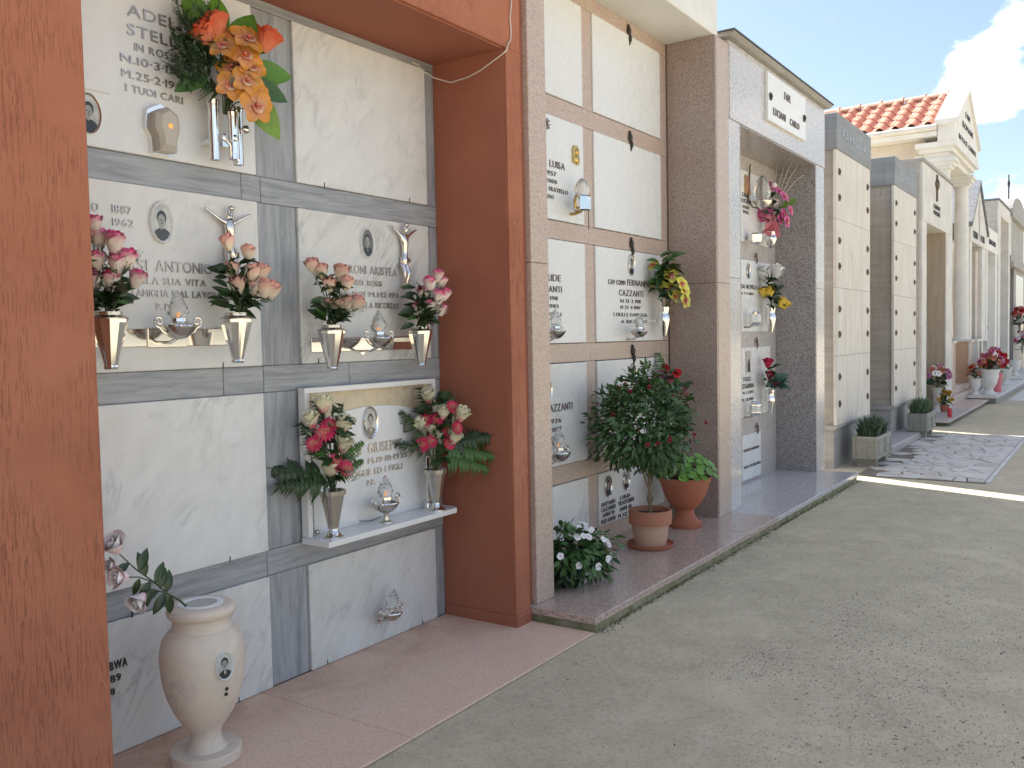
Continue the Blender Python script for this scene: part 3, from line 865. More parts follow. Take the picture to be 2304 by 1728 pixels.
# ------------------------------------------------------------------ portal tomb with cross
PT = thing('portal_tomb', 'tall cream portal tomb with a bronze cross above its doorway', 'tomb', (16.8, 2.6, 0))
bx('jamb', 'pale_stone', PT, 15.30, 15.68, 2.585, 3.45, -.03, 3.21, .006)
bx('jamb', 'pale_stone', PT, 17.63, 18.30, 2.585, 3.45, -.03, 3.21, .006)
bx('lintel', 'pale_stone', PT, 15.30, 18.30, 2.583, 3.45, 3.2105, 4.12, .006)
bx('coping', 'grey_concrete', PT, 15.27, 18.33, 2.555, 3.48, 4.1205, 4.165)
bx('side_cladding', 'grey_concrete', PT, 15.255, 15.2985, 2.63, 3.46, -.03, 4.1195)
bx('back_panel', 'tan_travertine', PT, 15.6805, 17.6295, 2.96, 3.0, .05, 3.2095)
bx('back_panel', 'tan_travertine', PT, 17.60, 17.629, 2.60, 2.9595, .05, 3.2095)
bx('backing', 'grey_concrete', PT, 15.6805, 17.6295, 3.005, 3.45, 0, 3.2095)
p = MB()
p.box(16.53, 16.60, 2.56, 2.582, 3.64, 4.08, .006).box(16.42, 16.71, 2.561, 2.581, 3.88, 3.95, .006).ball((16.565, 2.56, 3.915), .09, 10, 8, (1, .3, 1))
put('cross', p.mesh('cross', 'brown_bronze'), PT)
for s_, z in (('CARLO E', 3.505), ('MARIA', 3.405)):
    write(s_, 16.27, 16.91, z, .075, 2.583, 'ink', PT, depth=.01)
ST = thing('stone_steps', 'low grey and pinkish stone steps along the front of the cream tombs', 'steps', (18, 2.3, 0))
bx('tread', 'step_stone', ST, 15.45, 17.9, 2.215, 2.9, .045, .085, .004)
bx('tread', 'pink_step', ST, 17.9025, 20.70, 2.215, 2.9, .045, .085, .004)
bx('riser', 'plinth_stone', ST, 17.2, 20.68, 2.30, 2.9, -.03, .0445)
bx('tread', 'pink_step', ST, 18.25, 21.75, 2.62, 3.6, .0855, .24, .004)
bx('tread', 'pink_step', ST, 18.35, 21.75, 2.72, 3.7, .2405, .38, .004)
bx('tread', 'pale_stone', ST, 20.45, 27.0, 2.06, 2.615, .10, .15, .006)
bx('riser', 'plinth_stone', ST, 20.705, 27.0, 2.10, 2.6, -.03, .0995)
bx('tread', 'pale_stone', ST, 27.05, 34.0, 2.12, 2.9, -.03, .20, .006)

# ------------------------------------------------------------------ temple tomb with tiled roof
TE = thing('temple_tomb', 'white temple tomb with columns, pediment and orange tiled roof', 'tomb', (20, 2.8, 0))
X0, X1, XR, ZE, ZR = 18.42, 21.62, 20.05, 5.30, 6.13
bx('wall', 'cream_plaster', TE, 18.75, 21.35, 3.12, 6.2, -.03, 5.08)
bx('wall_band', 'white_plaster', TE, 18.71, 21.39, 3.09, 3.30, 4.62, 4.80)
p = MB()
for xa in (18.55, 18.63, 18.71):
    pass
p.box(18.60, 21.45, 2.70, 3.119, 4.70, 4.80)
p.box(18.52, 21.53, 2.62, 3.20, 4.8005, 4.88)
p.box(18.44, 21.61, 2.55, 3.25, 4.8805, 4.98)
put('architrave', p.mesh('architrave', 'white_plaster'), TE)
p = MB()
p.prism([(X0, 4.9805), (X1, 4.9805), (X1, ZE), (XR, ZR + .02), (X0, ZE)], 'y', 2.57, 2.86)
PD = put('pediment', p.mesh('pediment', 'white_plaster'), TE)
p = MB()
for xa in (X0, X1):
    sg = 1 if xa == X0 else -1
    p.prism([(xa - sg * .05, ZE - .03), (XR, ZR + .022), (XR, ZR + .12), (xa - sg * .05, ZE + .07)], 'y', 2.52, 2.90)
put('raking_cornice', p.mesh('raking_cornice', 'white_plaster'), PD)
write('FAM', 19.75, 20.35, 5.62, .12, 2.57, 'ink', PD, depth=.01)
write('ROMANI', 19.35, 20.75, 5.38, .12, 2.57, 'ink', PD, depth=.01)
write('IN PACE CHRISTI', 18.9, 21.2, 5.08, .10, 2.57, 'ink', PD, depth=.01)
for xc in (18.80, 21.25):
    p = MB()
    p.lathe([(.175, 1.285), (.175, 1.32), (.15, 1.34), (.145, 2.4), (.13, 4.45), (.15, 4.47), (.15, 4.50)], 24, xc, 2.83)
    CO = put('column', p.mesh('column', 'white_plaster', 40), TE)
    p = MB()
    p.box(xc - .17, xc + .17, 2.66, 3.0, 4.5005, 4.56).box(xc - .21, xc + .21, 2.62, 3.04, 4.5605, 4.63).box(xc - .25, xc + .25, 2.58, 3.08, 4.6305, 4.6995)
    put('capital', p.mesh('capital', 'white_plaster'), CO)
    p = MB()
    p.box(xc - .19, xc + .19, 2.64, 3.02, .381, 1.245)
    PE = put('pedestal', p.mesh('pedestal', 'orange_marble'), TE)
    p = MB()
    for sx in (-1, 1):
        for sy in (-1, 1):
            p.box(xc + sx * .185 - .022, xc + sx * .185 + .022, 2.83 + sy * .185 - .022, 2.83 + sy * .185 + .022, .3805, 1.2448)
    p.box(xc - .23, xc + .23, 2.60, 3.06, 1.2452, 1.285)
    put('pedestal_trim', p.mesh('pedestal_trim', 'pale_stone'), PE)
# roof: boards, gutter, tiles
p = MB()
p.prism([(18.45, ZE - .12), (XR, ZR - .1), (21.65, ZE - .12), (21.65, ZE - .02), (XR, ZR), (18.45, ZE - .02)], 'y', 2.865, 6.3)
RF = put('roof', p.mesh('roof', 'white_plaster'), TE)
bx('eaves_board', 'white_plaster', TE, 18.40, 18.75, 2.87, 6.3, 5.085, 5.175)
p = MB()
p.tube([(18.38, 2.87, 5.24), (18.38, 6.3, 5.22)], .06, 10)
put('gutter', p.mesh('gutter', 'pale_stone', 50), TE)
def tile_mesh():
    p = MB()
    W_, L_ = .285, .40
    def f(u, w):
        a = -W_ / 2 + W_ * u
        if u < .62:
            z = .075 * math.sin(PI * u / .62)
        else:
            z = -.028 * math.sin(PI * (u - .62) / .38)
        return (a, L_ * w, z + .012 - .022 * w)
    n = 10
    p.grid(f, n, 1)
    p.add([f(i / n, 0) for i in range(n + 1)] + [tuple(Vector(f(i / n, 0)) - Vector((0, 0, .02))) for i in range(n + 1)], [(i, i + 1, n + 1 + i + 1, n + 1 + i) for i in range(n)])
    return p.mesh('tile', 'roof_tile', 50)
TM = tile_mesh()
slope = Vector((XR - 18.45, 0, ZR - ZE + .02))
sl = slope.length
sd = slope.normalized()
nrm = Vector((-sd.z, 0, sd.x))
yd = Vector((0, -1, 0))
for row in range(5):
    for k in range(11):
        base = Vector((18.43, 2.93 + .14 + k * .285, ZE - .02)) + sd * (row * .365 - .02) + nrm * (.02)
        # local x -> along ridge (-y), local y -> up slope, local z -> normal
        Mx = Matrix((( -yd.x, sd.x, nrm.x, base.x), (1 * -yd.y, sd.y, nrm.y, base.y), (-yd.z, sd.z, nrm.z, base.z), (0, 0, 0, 1)))
        Mx = Mx @ Matrix.Rotation(random.uniform(-.015, .015), 4, 'Z')
        put('tile', TM, RF, Mx)
for k in range(8):
    p = MB()
    y0 = 2.91 + k * .42
    vs = []
    for yy, ra in ((y0, .105), (y0 + .40, .09)):
        for i in range(9):
            a = PI * i / 8
            vs.append((XR + ra * math.cos(a), yy, ZR + .02 + ra * math.sin(a) * .9))
    p.add(vs, [(i, i + 1, 9 + i + 1, 9 + i) for i in range(8)] + [tuple(range(8, -1, -1))])
    p.ball((XR, y0 + .01, ZR + .11), .035, 8, 6)
    put('ridge_tile', p.mesh('ridge_tile', 'ridge_tile', 50), RF)

# ------------------------------------------------------------------ farther tombs
YK = 2.72
GA = thing('gabled_tomb', 'small pale tomb with a steep gable and slate roof beside the temple', 'tomb', (23, YK, 0))
bx('jamb', 'pale_stone', GA, 21.70, 22.02, YK, 3.6, -.03, 3.4)
bx('jamb', 'pale_stone', GA, 23.70, 24.42, YK, 3.6, -.03, 3.4)
p = MB()
p.prism([(21.66, 3.401), (24.45, 3.401), (24.45, 3.75), (22.98, 4.76), (21.66, 3.75)], 'y', YK - .02, YK + .25)
GP = put('gable', p.mesh('gable', 'pale_stone'), GA)
p = MB()
p.prism([(21.60, 3.70), (22.98, 4.765), (22.98, 4.86), (21.60, 3.80)], 'y', YK - .06, 4.6)
p.prism([(24.52, 3.70), (22.981, 4.765), (22.981, 4.86), (24.52, 3.80)], 'y', YK - .06, 4.6)
put('roof', p.mesh('roof', 'slate'), GA)
p = MB()
p.box(22.93, 23.0, YK - .05, YK - .0205, 3.5, 4.4).box(22.82, 23.1, YK - .045, YK - .021, 4.05, 4.13)
put('cross', p.mesh('cross', 'pale_stone'), GP)
for s_, a, b in (('CARLO', 22.0, 22.7), ('TOSI', 23.2, 23.9)):
    write(s_, a, b, 3.5, .16, YK - .02, 'ink', GP, depth=.012)
bx('back_panel', 'grey_concrete', GA, 22.021, 23.699, 3.0, 3.6, 0, 3.4)
bx('inner_pillar', 'cream_plaster', GA, 23.25, 23.69, 2.80, 2.999, 0.16, 3.3)
bx('fence_rail', 'pale_stone', GA, 21.9, 23.75, 2.60, 2.66, 1.24, 1.29)
bx('fence_post', 'pale_stone', GA, 23.62, 23.72, 2.58, 2.68, .155, 1.239)
bx('fence_post', 'pale_stone', GA, 21.92, 22.10, 2.58, 2.72, .155, 1.239)
LO = thing('low_tomb', 'low white flat topped tomb with stacked grey niches inside its opening', 'tomb', (25.6, YK, 0))
bx('jamb', 'white_plaster', LO, 24.53, 24.80, YK, 3.6, -.03, 3.42)
bx('jamb', 'white_plaster', LO, 26.40, 26.80, YK, 3.6, -.03, 3.42)
bx('lintel', 'white_plaster', LO, 24.53, 26.80, YK - .015, 3.6, 3.4205, 3.98, .006)
write('FAM', 24.85, 25.3, 3.58, .13, YK - .015, 'ink', LO, depth=.012)
write('GUIDI', 25.4, 26.2, 3.58, .13, YK - .015, 'ink', LO, depth=.012)
bx('backing', 'grey_concrete', LO, 24.801, 26.399, 3.1, 3.6, 0, 3.42)
for z in (.16, 1.0, 1.75, 2.5):
    bx('niche_tablet', 'white_plaster', LO, 24.81, 26.39, 3.02, 3.099, z, z + .64)
    bx('niche_band', 'slate', LO, 24.802, 26.398, 3.0, 3.0995, z + .66, z + .80)
TA = thing('tall_tomb', 'tall narrow pale tomb with one high recessed opening', 'tomb', (28.3, YK, 0))
bx('jamb', 'pale_stone', TA, 26.82, 27.38, YK - .02, 4.0, -.03, 4.5)
bx('jamb', 'pale_stone', TA, 29.40, 29.78, YK - .02, 4.0, -.03, 4.5)
bx('lintel', 'pale_stone', TA, 26.82, 29.78, YK - .022, 4.0, 4.5005, 4.86, .01)
bx('side_wall', 'grey_concrete', TA, 26.78, 26.818, YK + .02, 4.0, -.03, 4.85)
bx('back_panel', 'step_stone', TA, 27.381, 29.399, 3.1, 4.0, 0, 4.5)
bx('roof_edge', 'slate', TA, 26.76, 29.82, YK - .05, 4.05, 4.8605, 4.90)
OL = thing('old_chapel', 'weathered grey stone chapel with a rounded top and an iron spike', 'chapel', (32, YK, 0))
bx('wall', 'old_stone', OL, 29.82, 30.15, YK, 4.5, -.03, 3.3)
bx('wall', 'old_stone', OL, 31.2, 35.0, YK, 4.5, -.03, 3.3)
p = MB()
p.box(29.80, 35.0, YK - .12, 4.5, 3.301, 3.42).box(29.81, 35.0, YK - .05, 4.5, 3.4205, 3.62)
put('cornice', p.mesh('cornice', 'old_stone'), OL)
bx('upper_wall', 'old_stone', OL, 29.95, 35.0, YK + .05, 4.5, 3.6205, 4.75)
p = MB()
p.box(29.9, 35.0, YK - .08, 4.5, 4.7505, 4.88)
p.prism([(32.4 + 2.3 * math.cos(a), 4.881 + .62 * math.sin(a)) for a in [PI * k / 16 for k in range(17)]], 'y', YK - .05, 4.5)
put('rounded_top', p.mesh('rounded_top', 'old_stone'), OL)
bx('pilaster', 'pale_stone', OL, 29.97, 30.25, YK - .01, YK + .0495, 3.6207, 4.75)
p = MB()
p.box(30.151, 31.199, YK + .15, YK + .25, .2, 3.3)
DR = put('door', p.mesh('door', 'door_dark'), OL)
bx('door_frame', 'pale_stone', DR, 30.6, 30.72, YK + .08, YK + .1499, .2, 3.0)
bx('name_plaque', 'polished_white', OL, 31.6, 34.0, YK - .03, YK - .0005, 2.2, 3.15)
p = MB()
p.tube([(32.6, 3.0, 5.45), (32.6, 3.0, 6.35)], [.025, .018], 6)
p.ball((32.6, 3.0, 6.05), .06, 8, 6, (.7, .7, 2.2))
put('spike', p.mesh('spike', 'dark_metal'), OL)

# ------------------------------------------------------------------ crazy paving
def clip_poly(poly, n, c):
    out = []
    for i in range(len(poly)):
        a, b = poly[i], poly[(i + 1) % len(poly)]
        da, db = a[0] * n[0] + a[1] * n[1] - c, b[0] * n[0] + b[1] * n[1] - c
        if da <= 0:
            out.append(a)
        if da * db < 0:
            t_ = da / (da - db)
            out.append((a[0] + (b[0] - a[0]) * t_, a[1] + (b[1] - a[1]) * t_))
    return out
PX0, PX1, PY0, PY1 = 9.86, 14.35, 1.10, 2.30
PA = struct('path', MB().box(PX0 - .01, PX1 + .02, PY0 - .01, PY1, -.05, -.004).mesh('path', 'bedding'))
rs = random.Random(11)
seeds = []
nx, ny = 19, 9
for i in range(nx):
    for j in range(ny):
        if rs.random() < .14:
            continue
        seeds.append((PX0 + (i + .5 + rs.uniform(-.55, .55)) * (PX1 - PX0) / nx, PY0 + (j + .5 + rs.uniform(-.5, .5)) * (PY1 - PY0) / ny))
for i, s_ in enumerate(seeds):
    poly = [(PX0, PY0), (PX1, PY0), (PX1, PY1), (PX0, PY1)]
    gap = rs.uniform(.005, .010)
    for j, q in enumerate(seeds):
        if i == j:
            continue
        d = (q[0] - s_[0], q[1] - s_[1])
        L_ = math.hypot(*d)
        if L_ > .9:
            continue
        n = (d[0] / L_, d[1] / L_)
        c = n[0] * (s_[0] + q[0]) / 2 + n[1] * (s_[1] + q[1]) / 2 - gap
        poly = clip_poly(poly, n, c)
        if len(poly) < 3:
            break
    if len(poly) < 3:
        continue
    # the sand side near the tombs is ragged
    cx_ = sum(q[0] for q in poly) / len(poly)
    cy_ = sum(q[1] for q in poly) / len(poly)
    if cy_ > 2.12 + .1 * math.sin(cx_ * 3.1) and rs.random() < .6:
        continue
    zt = rs.uniform(.001, .007)
    ins = [(cx_ + (q[0] - cx_) * .965, cy_ + (q[1] - cy_) * .965) for q in poly]
    n = len(poly)
    vs = [(q[0], q[1], -.01) for q in poly] + [(q[0], q[1], zt - .004) for q in poly] + [(q[0], q[1], zt) for q in ins]
    fs = [tuple(range(2 * n, 3 * n))]
    for k in range(n):
        l = (k + 1) % n
        fs += [(k, l, n + l, n + k), (n + k, n + l, 2 * n + l, 2 * n + k)]
    p = MB().add(vs, fs)
    put('paving_stone', p.mesh('paving_stone', rs.choice(('paver', 'paver', 'paver_light', 'paver_grey'))), PA)
bx('kerb', 'paver_light', PA, PX0, PX1, PY0 - .045, PY0 - .011, -.03, .012, .004)
P2 = struct('farther_path', MB().box(21.5, 27.5, .6, 1.98, -.05, -.003).mesh('farther_path', 'paver_light'))
# ------------------------------------------------------------------ flower meshes (unit size, +Z is the flower's axis)
def mesh_rose(mat, openness=0.0):
    p = MB()
    rg = random.Random(int(openness * 100) + 5)
    for lay, (Rr, hh, fl) in enumerate(((.13, 1.0, .0), (.20, 1.02, .03), (.27, .98, .06 + openness * .1), (.33, .88, .12 + openness * .22))):
        for k in range(3):
            a0 = k * 2 * PI / 3 + lay * 1.1 + rg.uniform(-.2, .2)
            A = 1.25 if lay < 3 else 1.1
            hk = hh * rg.uniform(.95, 1.04)
            def f(u, w, a0=a0, A=A, hk=hk, Rr=Rr, fl=fl):
                s = u * 2 - 1
                a = a0 + s * A * (.55 + .45 * math.sin(PI * min(1, w * .75 + .15)))
                r_ = Rr * (.35 + .8 * math.sin(PI * (.08 + w * .58))) + fl * w ** 4 + .03 * s * s * w
                return (r_ * math.cos(a), r_ * math.sin(a), hk * w * (1 - .16 * s * s * w))
            p.grid(f, 4, 5)
    me = p.mesh('rose', mat, 60)
    return me
def mesh_calyx():
    p = MB()
    p.lathe([(.03, -.12), (.10, -.05), (.16, .04), (.18, .12)], 8, cap=False)
    for k in range(5):
        a = k * 2 * PI / 5
        p.grid(lambda u, w: ((.16 + .10 * w) * math.cos(a) - (u - .5) * .14 * (1 - w) * math.sin(a), (.16 + .10 * w) * math.sin(a) + (u - .5) * .14 * (1 - w) * math.cos(a), .06 + .3 * w), 1, 3)
    return p.mesh('calyx', 'leaf_mid', 60)
def mesh_gerbera(mat):
    p = MB()
    for ring, (n, r1, z1) in enumerate(((15, .5, .05), (13, .38, .12), (9, .22, .15))):
        for k in range(n):
            a = 2 * PI * k / n + ring * .3
            def f(u, w):
                s = (u - .5) * .15 * math.sin(PI * (.15 + .75 * w))
                r_ = .06 + (r1 - .06) * w
                return (r_ * math.cos(a) - s * math.sin(a), r_ * math.sin(a) + s * math.cos(a), z1 * (w * 1.5 - w * w * .9) + .02 * ring)
            p.grid(f, 1, 3)
    p.ball((0, 0, .06), .10, 8, 5, (1, 1, .6))
    return p.mesh('gerbera', mat, 60)
def mesh_orchid(mat, lip='orchid_lip'):
    p = MB()
    for k in range(5):
        a = PI / 2 + k * 2 * PI / 5
        wd = .30 if k in (1, 4) else .22
        def f(u, w):
            s = (u - .5) * 2 * wd * math.sin(PI * (.08 + .84 * w)) ** .8
            r_ = .05 + .5 * w
            return (r_ * math.cos(a) - s * math.sin(a), r_ * math.sin(a) + s * math.cos(a), .10 * w - .10 * w * w + .05 * abs(u - .5) * 2)
        p.grid(f, 4, 4)
    p.cur = 1
    def f(u, w):
        a = (u - .5) * 3.6
        r_ = .09 + .10 * w
        return (r_ * math.sin(a), -r_ * math.cos(a) * (.6 + .6 * w) - .02, .06 + .16 * w - .09 * w * w)
    p.grid(f, 6, 3)
    p.ball((0, .02, .09), .06, 6, 5, (1, 1, 1.4))
    return p.mesh('orchid', [mat, lip], 60)
def mesh_bloom(mat, n=14, seed=1):
    """loose round head of many petals"""
    p = MB()
    rg = random.Random(seed)
    for k in range(n * 3):
        lay = k % 3
        a = rg.uniform(0, 2 * PI)
        el = (.15, .65, 1.15)[lay]
        def f(u, w):
            s = (u - .5) * .22 * math.sin(PI * (.1 + .8 * w))
            r_ = .48 * w
            q = r_ * math.cos(el * w)
            return (q * math.cos(a) - s * math.sin(a), q * math.sin(a) + s * math.cos(a), r_ * math.sin(el) + .06 * lay)
        p.grid(f, 1, 3)
    return p.mesh('bloom', mat, 60)
def mesh_star(mat, n=5):
    """flat five-petalled flower, diameter 1"""
    p = MB()
    for k in range(n):
        a = k * 2 * PI / n
        def f(u, w):
            s = (u - .5) * .46 * math.sin(PI * (.08 + .62 * w))
            r_ = .03 + .47 * w
            return (r_ * math.cos(a) - s * math.sin(a), r_ * math.sin(a) + s * math.cos(a), .04 * w + (k % 2) * .01)
        p.grid(f, 2, 3)
    return p.mesh('flower', mat, 60)
def mesh_leaf(mat, w=.42, curl=.25, fold=.12, n=6, name='leaf'):
    """unit leaf along +Z? no: along +Y, facing +Z"""
    p = MB()
    def f(u, v_):
        s = (u - .5) * w * math.sin(PI * min(.999, .04 + .95 * v_)) ** .85
        return (s, v_, -curl * v_ * v_ + fold * abs(u - .5) * 2 * math.sin(PI * v_))
    p.grid(f, 2, n)
    return p.mesh(name, mat, 60)
def mesh_fern(mat):
    p = MB()
    p.tube([(0, 0, 0), (0, .5, .03), (0, 1, -.08)], [.012, .009, .003], 4)
    for k in range(11):
        y = .10 + k * .078
        L_ = .34 * (1 - y * .88) + .02
        for sg in (-1, 1):
            dr = .10 * math.sin(k * 2.1 + sg)
            def f(u, w):
                wd = .105 * (1 - w * .9) * (1 + .35 * math.cos(w * 19))
                return (sg * L_ * w, y + (.22 + dr) * L_ * w + (u - .5) * wd, .03 - (.16 + dr) * w * w - .22 * y * y + .02 * abs(u - .5))
            p.grid(f, 2, 5)
    return p.mesh('fern_frond', mat, 60)
def mesh_sprig(mat):
    p = MB()
    rg = random.Random(4)
    for k in range(7):
        a = rg.uniform(0, 6.28)
        q = Vector((.16 * math.cos(a), .16 * math.sin(a), .5 + .5 * rg.random()))
        p.tube([(0, 0, 0), q * .5, q], .006, 3)
        for j in range(6):
            t_ = .4 + .6 * j / 5
            c = q * t_ + Vector((rg.uniform(-.05, .05), rg.uniform(-.05, .05), 0))
            p.ball(c, .028, 5, 3)
    return p.mesh('sprig', mat)
FM = {}
def FL(key, fn, *a):
    if key not in FM:
        FM[key] = fn(*a)
    return FM[key]
def leaf_M(loc, d, size, up=None, roll=0.0):
    """leaf runs along d from loc"""
    d = Vector(d).normalized()
    up = Vector(up) if up is not None else Vector((0, -.6, .8))
    z = up - d * up.dot(d)
    if z.length < .05:
        z = Vector((1, 0, 0)) - d * d.x
    z.normalize()
    x = d.cross(z)
    Mx = Matrix(((x.x, d.x, z.x, loc[0]), (x.y, d.y, z.y, loc[1]), (x.z, d.z, z.z, loc[2]), (0, 0, 0, 1)))
    return Mx @ Matrix.Rotation(roll, 4, 'Y') @ Matrix.Diagonal((size, size, size, 1))

def bouquet(label, mouth, flowers, leaves=(), fern=(), filler=None, cat='bouquet', stem_mat='stem_green', ymax=None, group=None):
    """flowers: (kind, mat, size, points); leaves: (mat, count, size, spread, zlo, zhi)"""
    rg = random.Random(label)
    B = thing('bouquet', label, cat, mouth, group)
    m = Vector(mouth)
    pts = [Vector(q) for fl in flowers for q in fl[3]]
    cen = sum(pts, Vector()) / len(pts)
    stems = MB()
    for kind, mat, size, P_ in flowers:
        for q in P_:
            q = Vector(q)
            if ymax is not None:
                q.y = min(q.y, ymax)
            out = (q - cen)
            d = Vector((out.x * 5, out.y * 5 - .55, .35 + out.z * 2)) if kind not in ('rose', 'bud') else Vector((out.x * 3.2, out.y * 3.2 - .22, .9))
            d.x -= .35 if kind not in ('rose', 'bud') else .12
            d.normalize()
            sz = size * rg.uniform(.88, 1.12)
            if kind in ('rose', 'bud'):
                me = FL((kind, mat), mesh_rose, mat, .05 if kind == 'bud' else .5)
                o = put('rose', me, B, aim(q - d * sz * .5, d, sz, rg.uniform(0, 6)))
                put('calyx', FL('calyx', mesh_calyx), o, aim(q - d * sz * .5, d, sz * .95, rg.uniform(0, 6)))
            else:
                me = FL((kind, mat), {'gerbera': mesh_gerbera, 'orchid': mesh_orchid, 'bloom': mesh_bloom, 'star': mesh_star}[kind], mat)
                put({'gerbera': 'gerbera', 'orchid': 'orchid', 'bloom': 'bloom', 'star': 'flower'}[kind], me, B, aim(q, d, sz, rg.uniform(-.5, .5)))
            a = m + Vector((rg.uniform(-.012, .012), rg.uniform(-.012, .012), -.03))
            mid = (a * .5 + q * .5) + Vector((0, 0, .01))
            mid.x += (m.x - mid.x) * .3; mid.y += (m.y - mid.y) * .3
            stems.tube([a, mid, q - d * sz * .5], .0028, 5)
    put('stems', stems.mesh('stems', stem_mat, 60), B)
    for mat, n, size, spread, zlo, zhi in leaves:
        for k in range(n):
            a = rg.uniform(0, 2 * PI)
            z = rg.uniform(zlo, zhi)
            rad = spread * rg.uniform(.25, .6)
            base = m + Vector((rad * math.cos(a) * .6, rad * math.sin(a) * .6, z))
            d = Vector((math.cos(a), math.sin(a), rg.uniform(-.25, .8)))
            if ymax is not None and base.y + d.y * size > ymax:
                d.y = -abs(d.y)
            put('leaf', FL(('leaf', mat), mesh_leaf, mat), B, leaf_M(base, d, size * rg.uniform(.7, 1.25), (rg.uniform(-.4, .2), -.7, .7), rg.uniform(-.5, .5)))
    for mat, base, d, size in fern:
        put('fern_frond', FL(('fern', mat), mesh_fern, mat), B, leaf_M(m + Vector(base), d, size, (-.3, -.9, .4)))
    if filler:
        for mat, n, size in filler:
            for k in range(n):
                q = pts[rg.randrange(len(pts))] * .75 + m * .25
                q = q + Vector((rg.uniform(-.04, .04), rg.uniform(-.03, .01), rg.uniform(-.04, .03)))
                d = (q - m).normalized() + Vector((rg.uniform(-.4, .4), rg.uniform(-.5, .1), rg.uniform(-.2, .3)))
                put('filler_sprig', FL(('sprig', mat), mesh_sprig, mat), B, aim(q, d, size * rg.uniform(.7, 1.2), rg.uniform(0, 6)))
    return B

# ------------------------------------------------------------------ vases, lamps, portraits
def cone_vase(x, y, z0, z1, label, r=.062):
    V = thing('wall_vase', label, 'vase', (x, y, z0))
    p = MB()
    n = 12
    prof = [(.022, z0), (.025, z0 + .008), (.024, z0 + .014), (r * .98, z1 - .012), (r, z1)]
    vs, fs = [], []
    for rr_, z in prof:
        for i in range(n * 2):
            a = PI * i / n
            q = rr_ * (1.0 if i % 2 == 0 else .955)
            vs.append((x + q * math.cos(a), y + q * math.sin(a), z))
    N_ = n * 2
    for k in range(len(prof) - 1):
        for i in range(N_):
            fs.append((k * N_ + i, k * N_ + (i + 1) % N_, (k + 1) * N_ + (i + 1) % N_, (k + 1) * N_ + i))
    fs.append(tuple(range(N_ - 1, -1, -1)))
    p.add(vs, fs)
    put('body', p.mesh('body', 'chrome'), V)
    p = MB()
    p.lathe([(r + .002, z1), (r + .003, z1 + .004), (r * .72, z1 + .014), (r * .72, z1 + .026), (r * .66, z1 + .026), (r * .62, z1 + .004), (.001, z1 + .003)], 24, x, y, cap=False)
    put('rim', p.mesh('rim', 'satin_metal', 40), V)
    p = MB().box(x - .012, x + .012, y + r * .5, 3.044, z1 - .05, z1 - .03)
    put('bracket', p.mesh('bracket', 'satin_metal'), V)
    return V
def foot_vase(x, y, z, label, h=.213):
    V = thing('shelf_vase', label, 'vase', (x, y, z))
    p = MB()
    prof = [(.048, 0), (.048, .006), (.034, .014), (.022, .03), (.021, .04)]
    p.lathe([(a, z + b) for a, b in prof], 24, x, y)
    put('foot', p.mesh('foot', 'chrome', 35), V)
    p = MB()
    prof = [(.022, .04), (.036, h * .55), (.050, h * .86), (.052, h * .9), (.059, h * .905), (.0615, h), (.057, h), (.05, h * .88), (.02, h * .5)]
    p.lathe([(a, z + b) for a, b in prof], 40, x, y, flute=.045, nf=10, cap=False)
    put('body', p.mesh('body', 'satin_metal', 40), V)
    return V
def spiral(cx, y, cz, r, sg, base, n=16):
    pts = []
    for i in range(n + 1):
        t_ = i / n
        a = -PI * .5 + t_ * PI * 2.6
        q = r * (1 - .78 * t_)
        pts.append((cx + sg * q * math.cos(a), y, cz + q * math.sin(a)))
    return [base] + pts
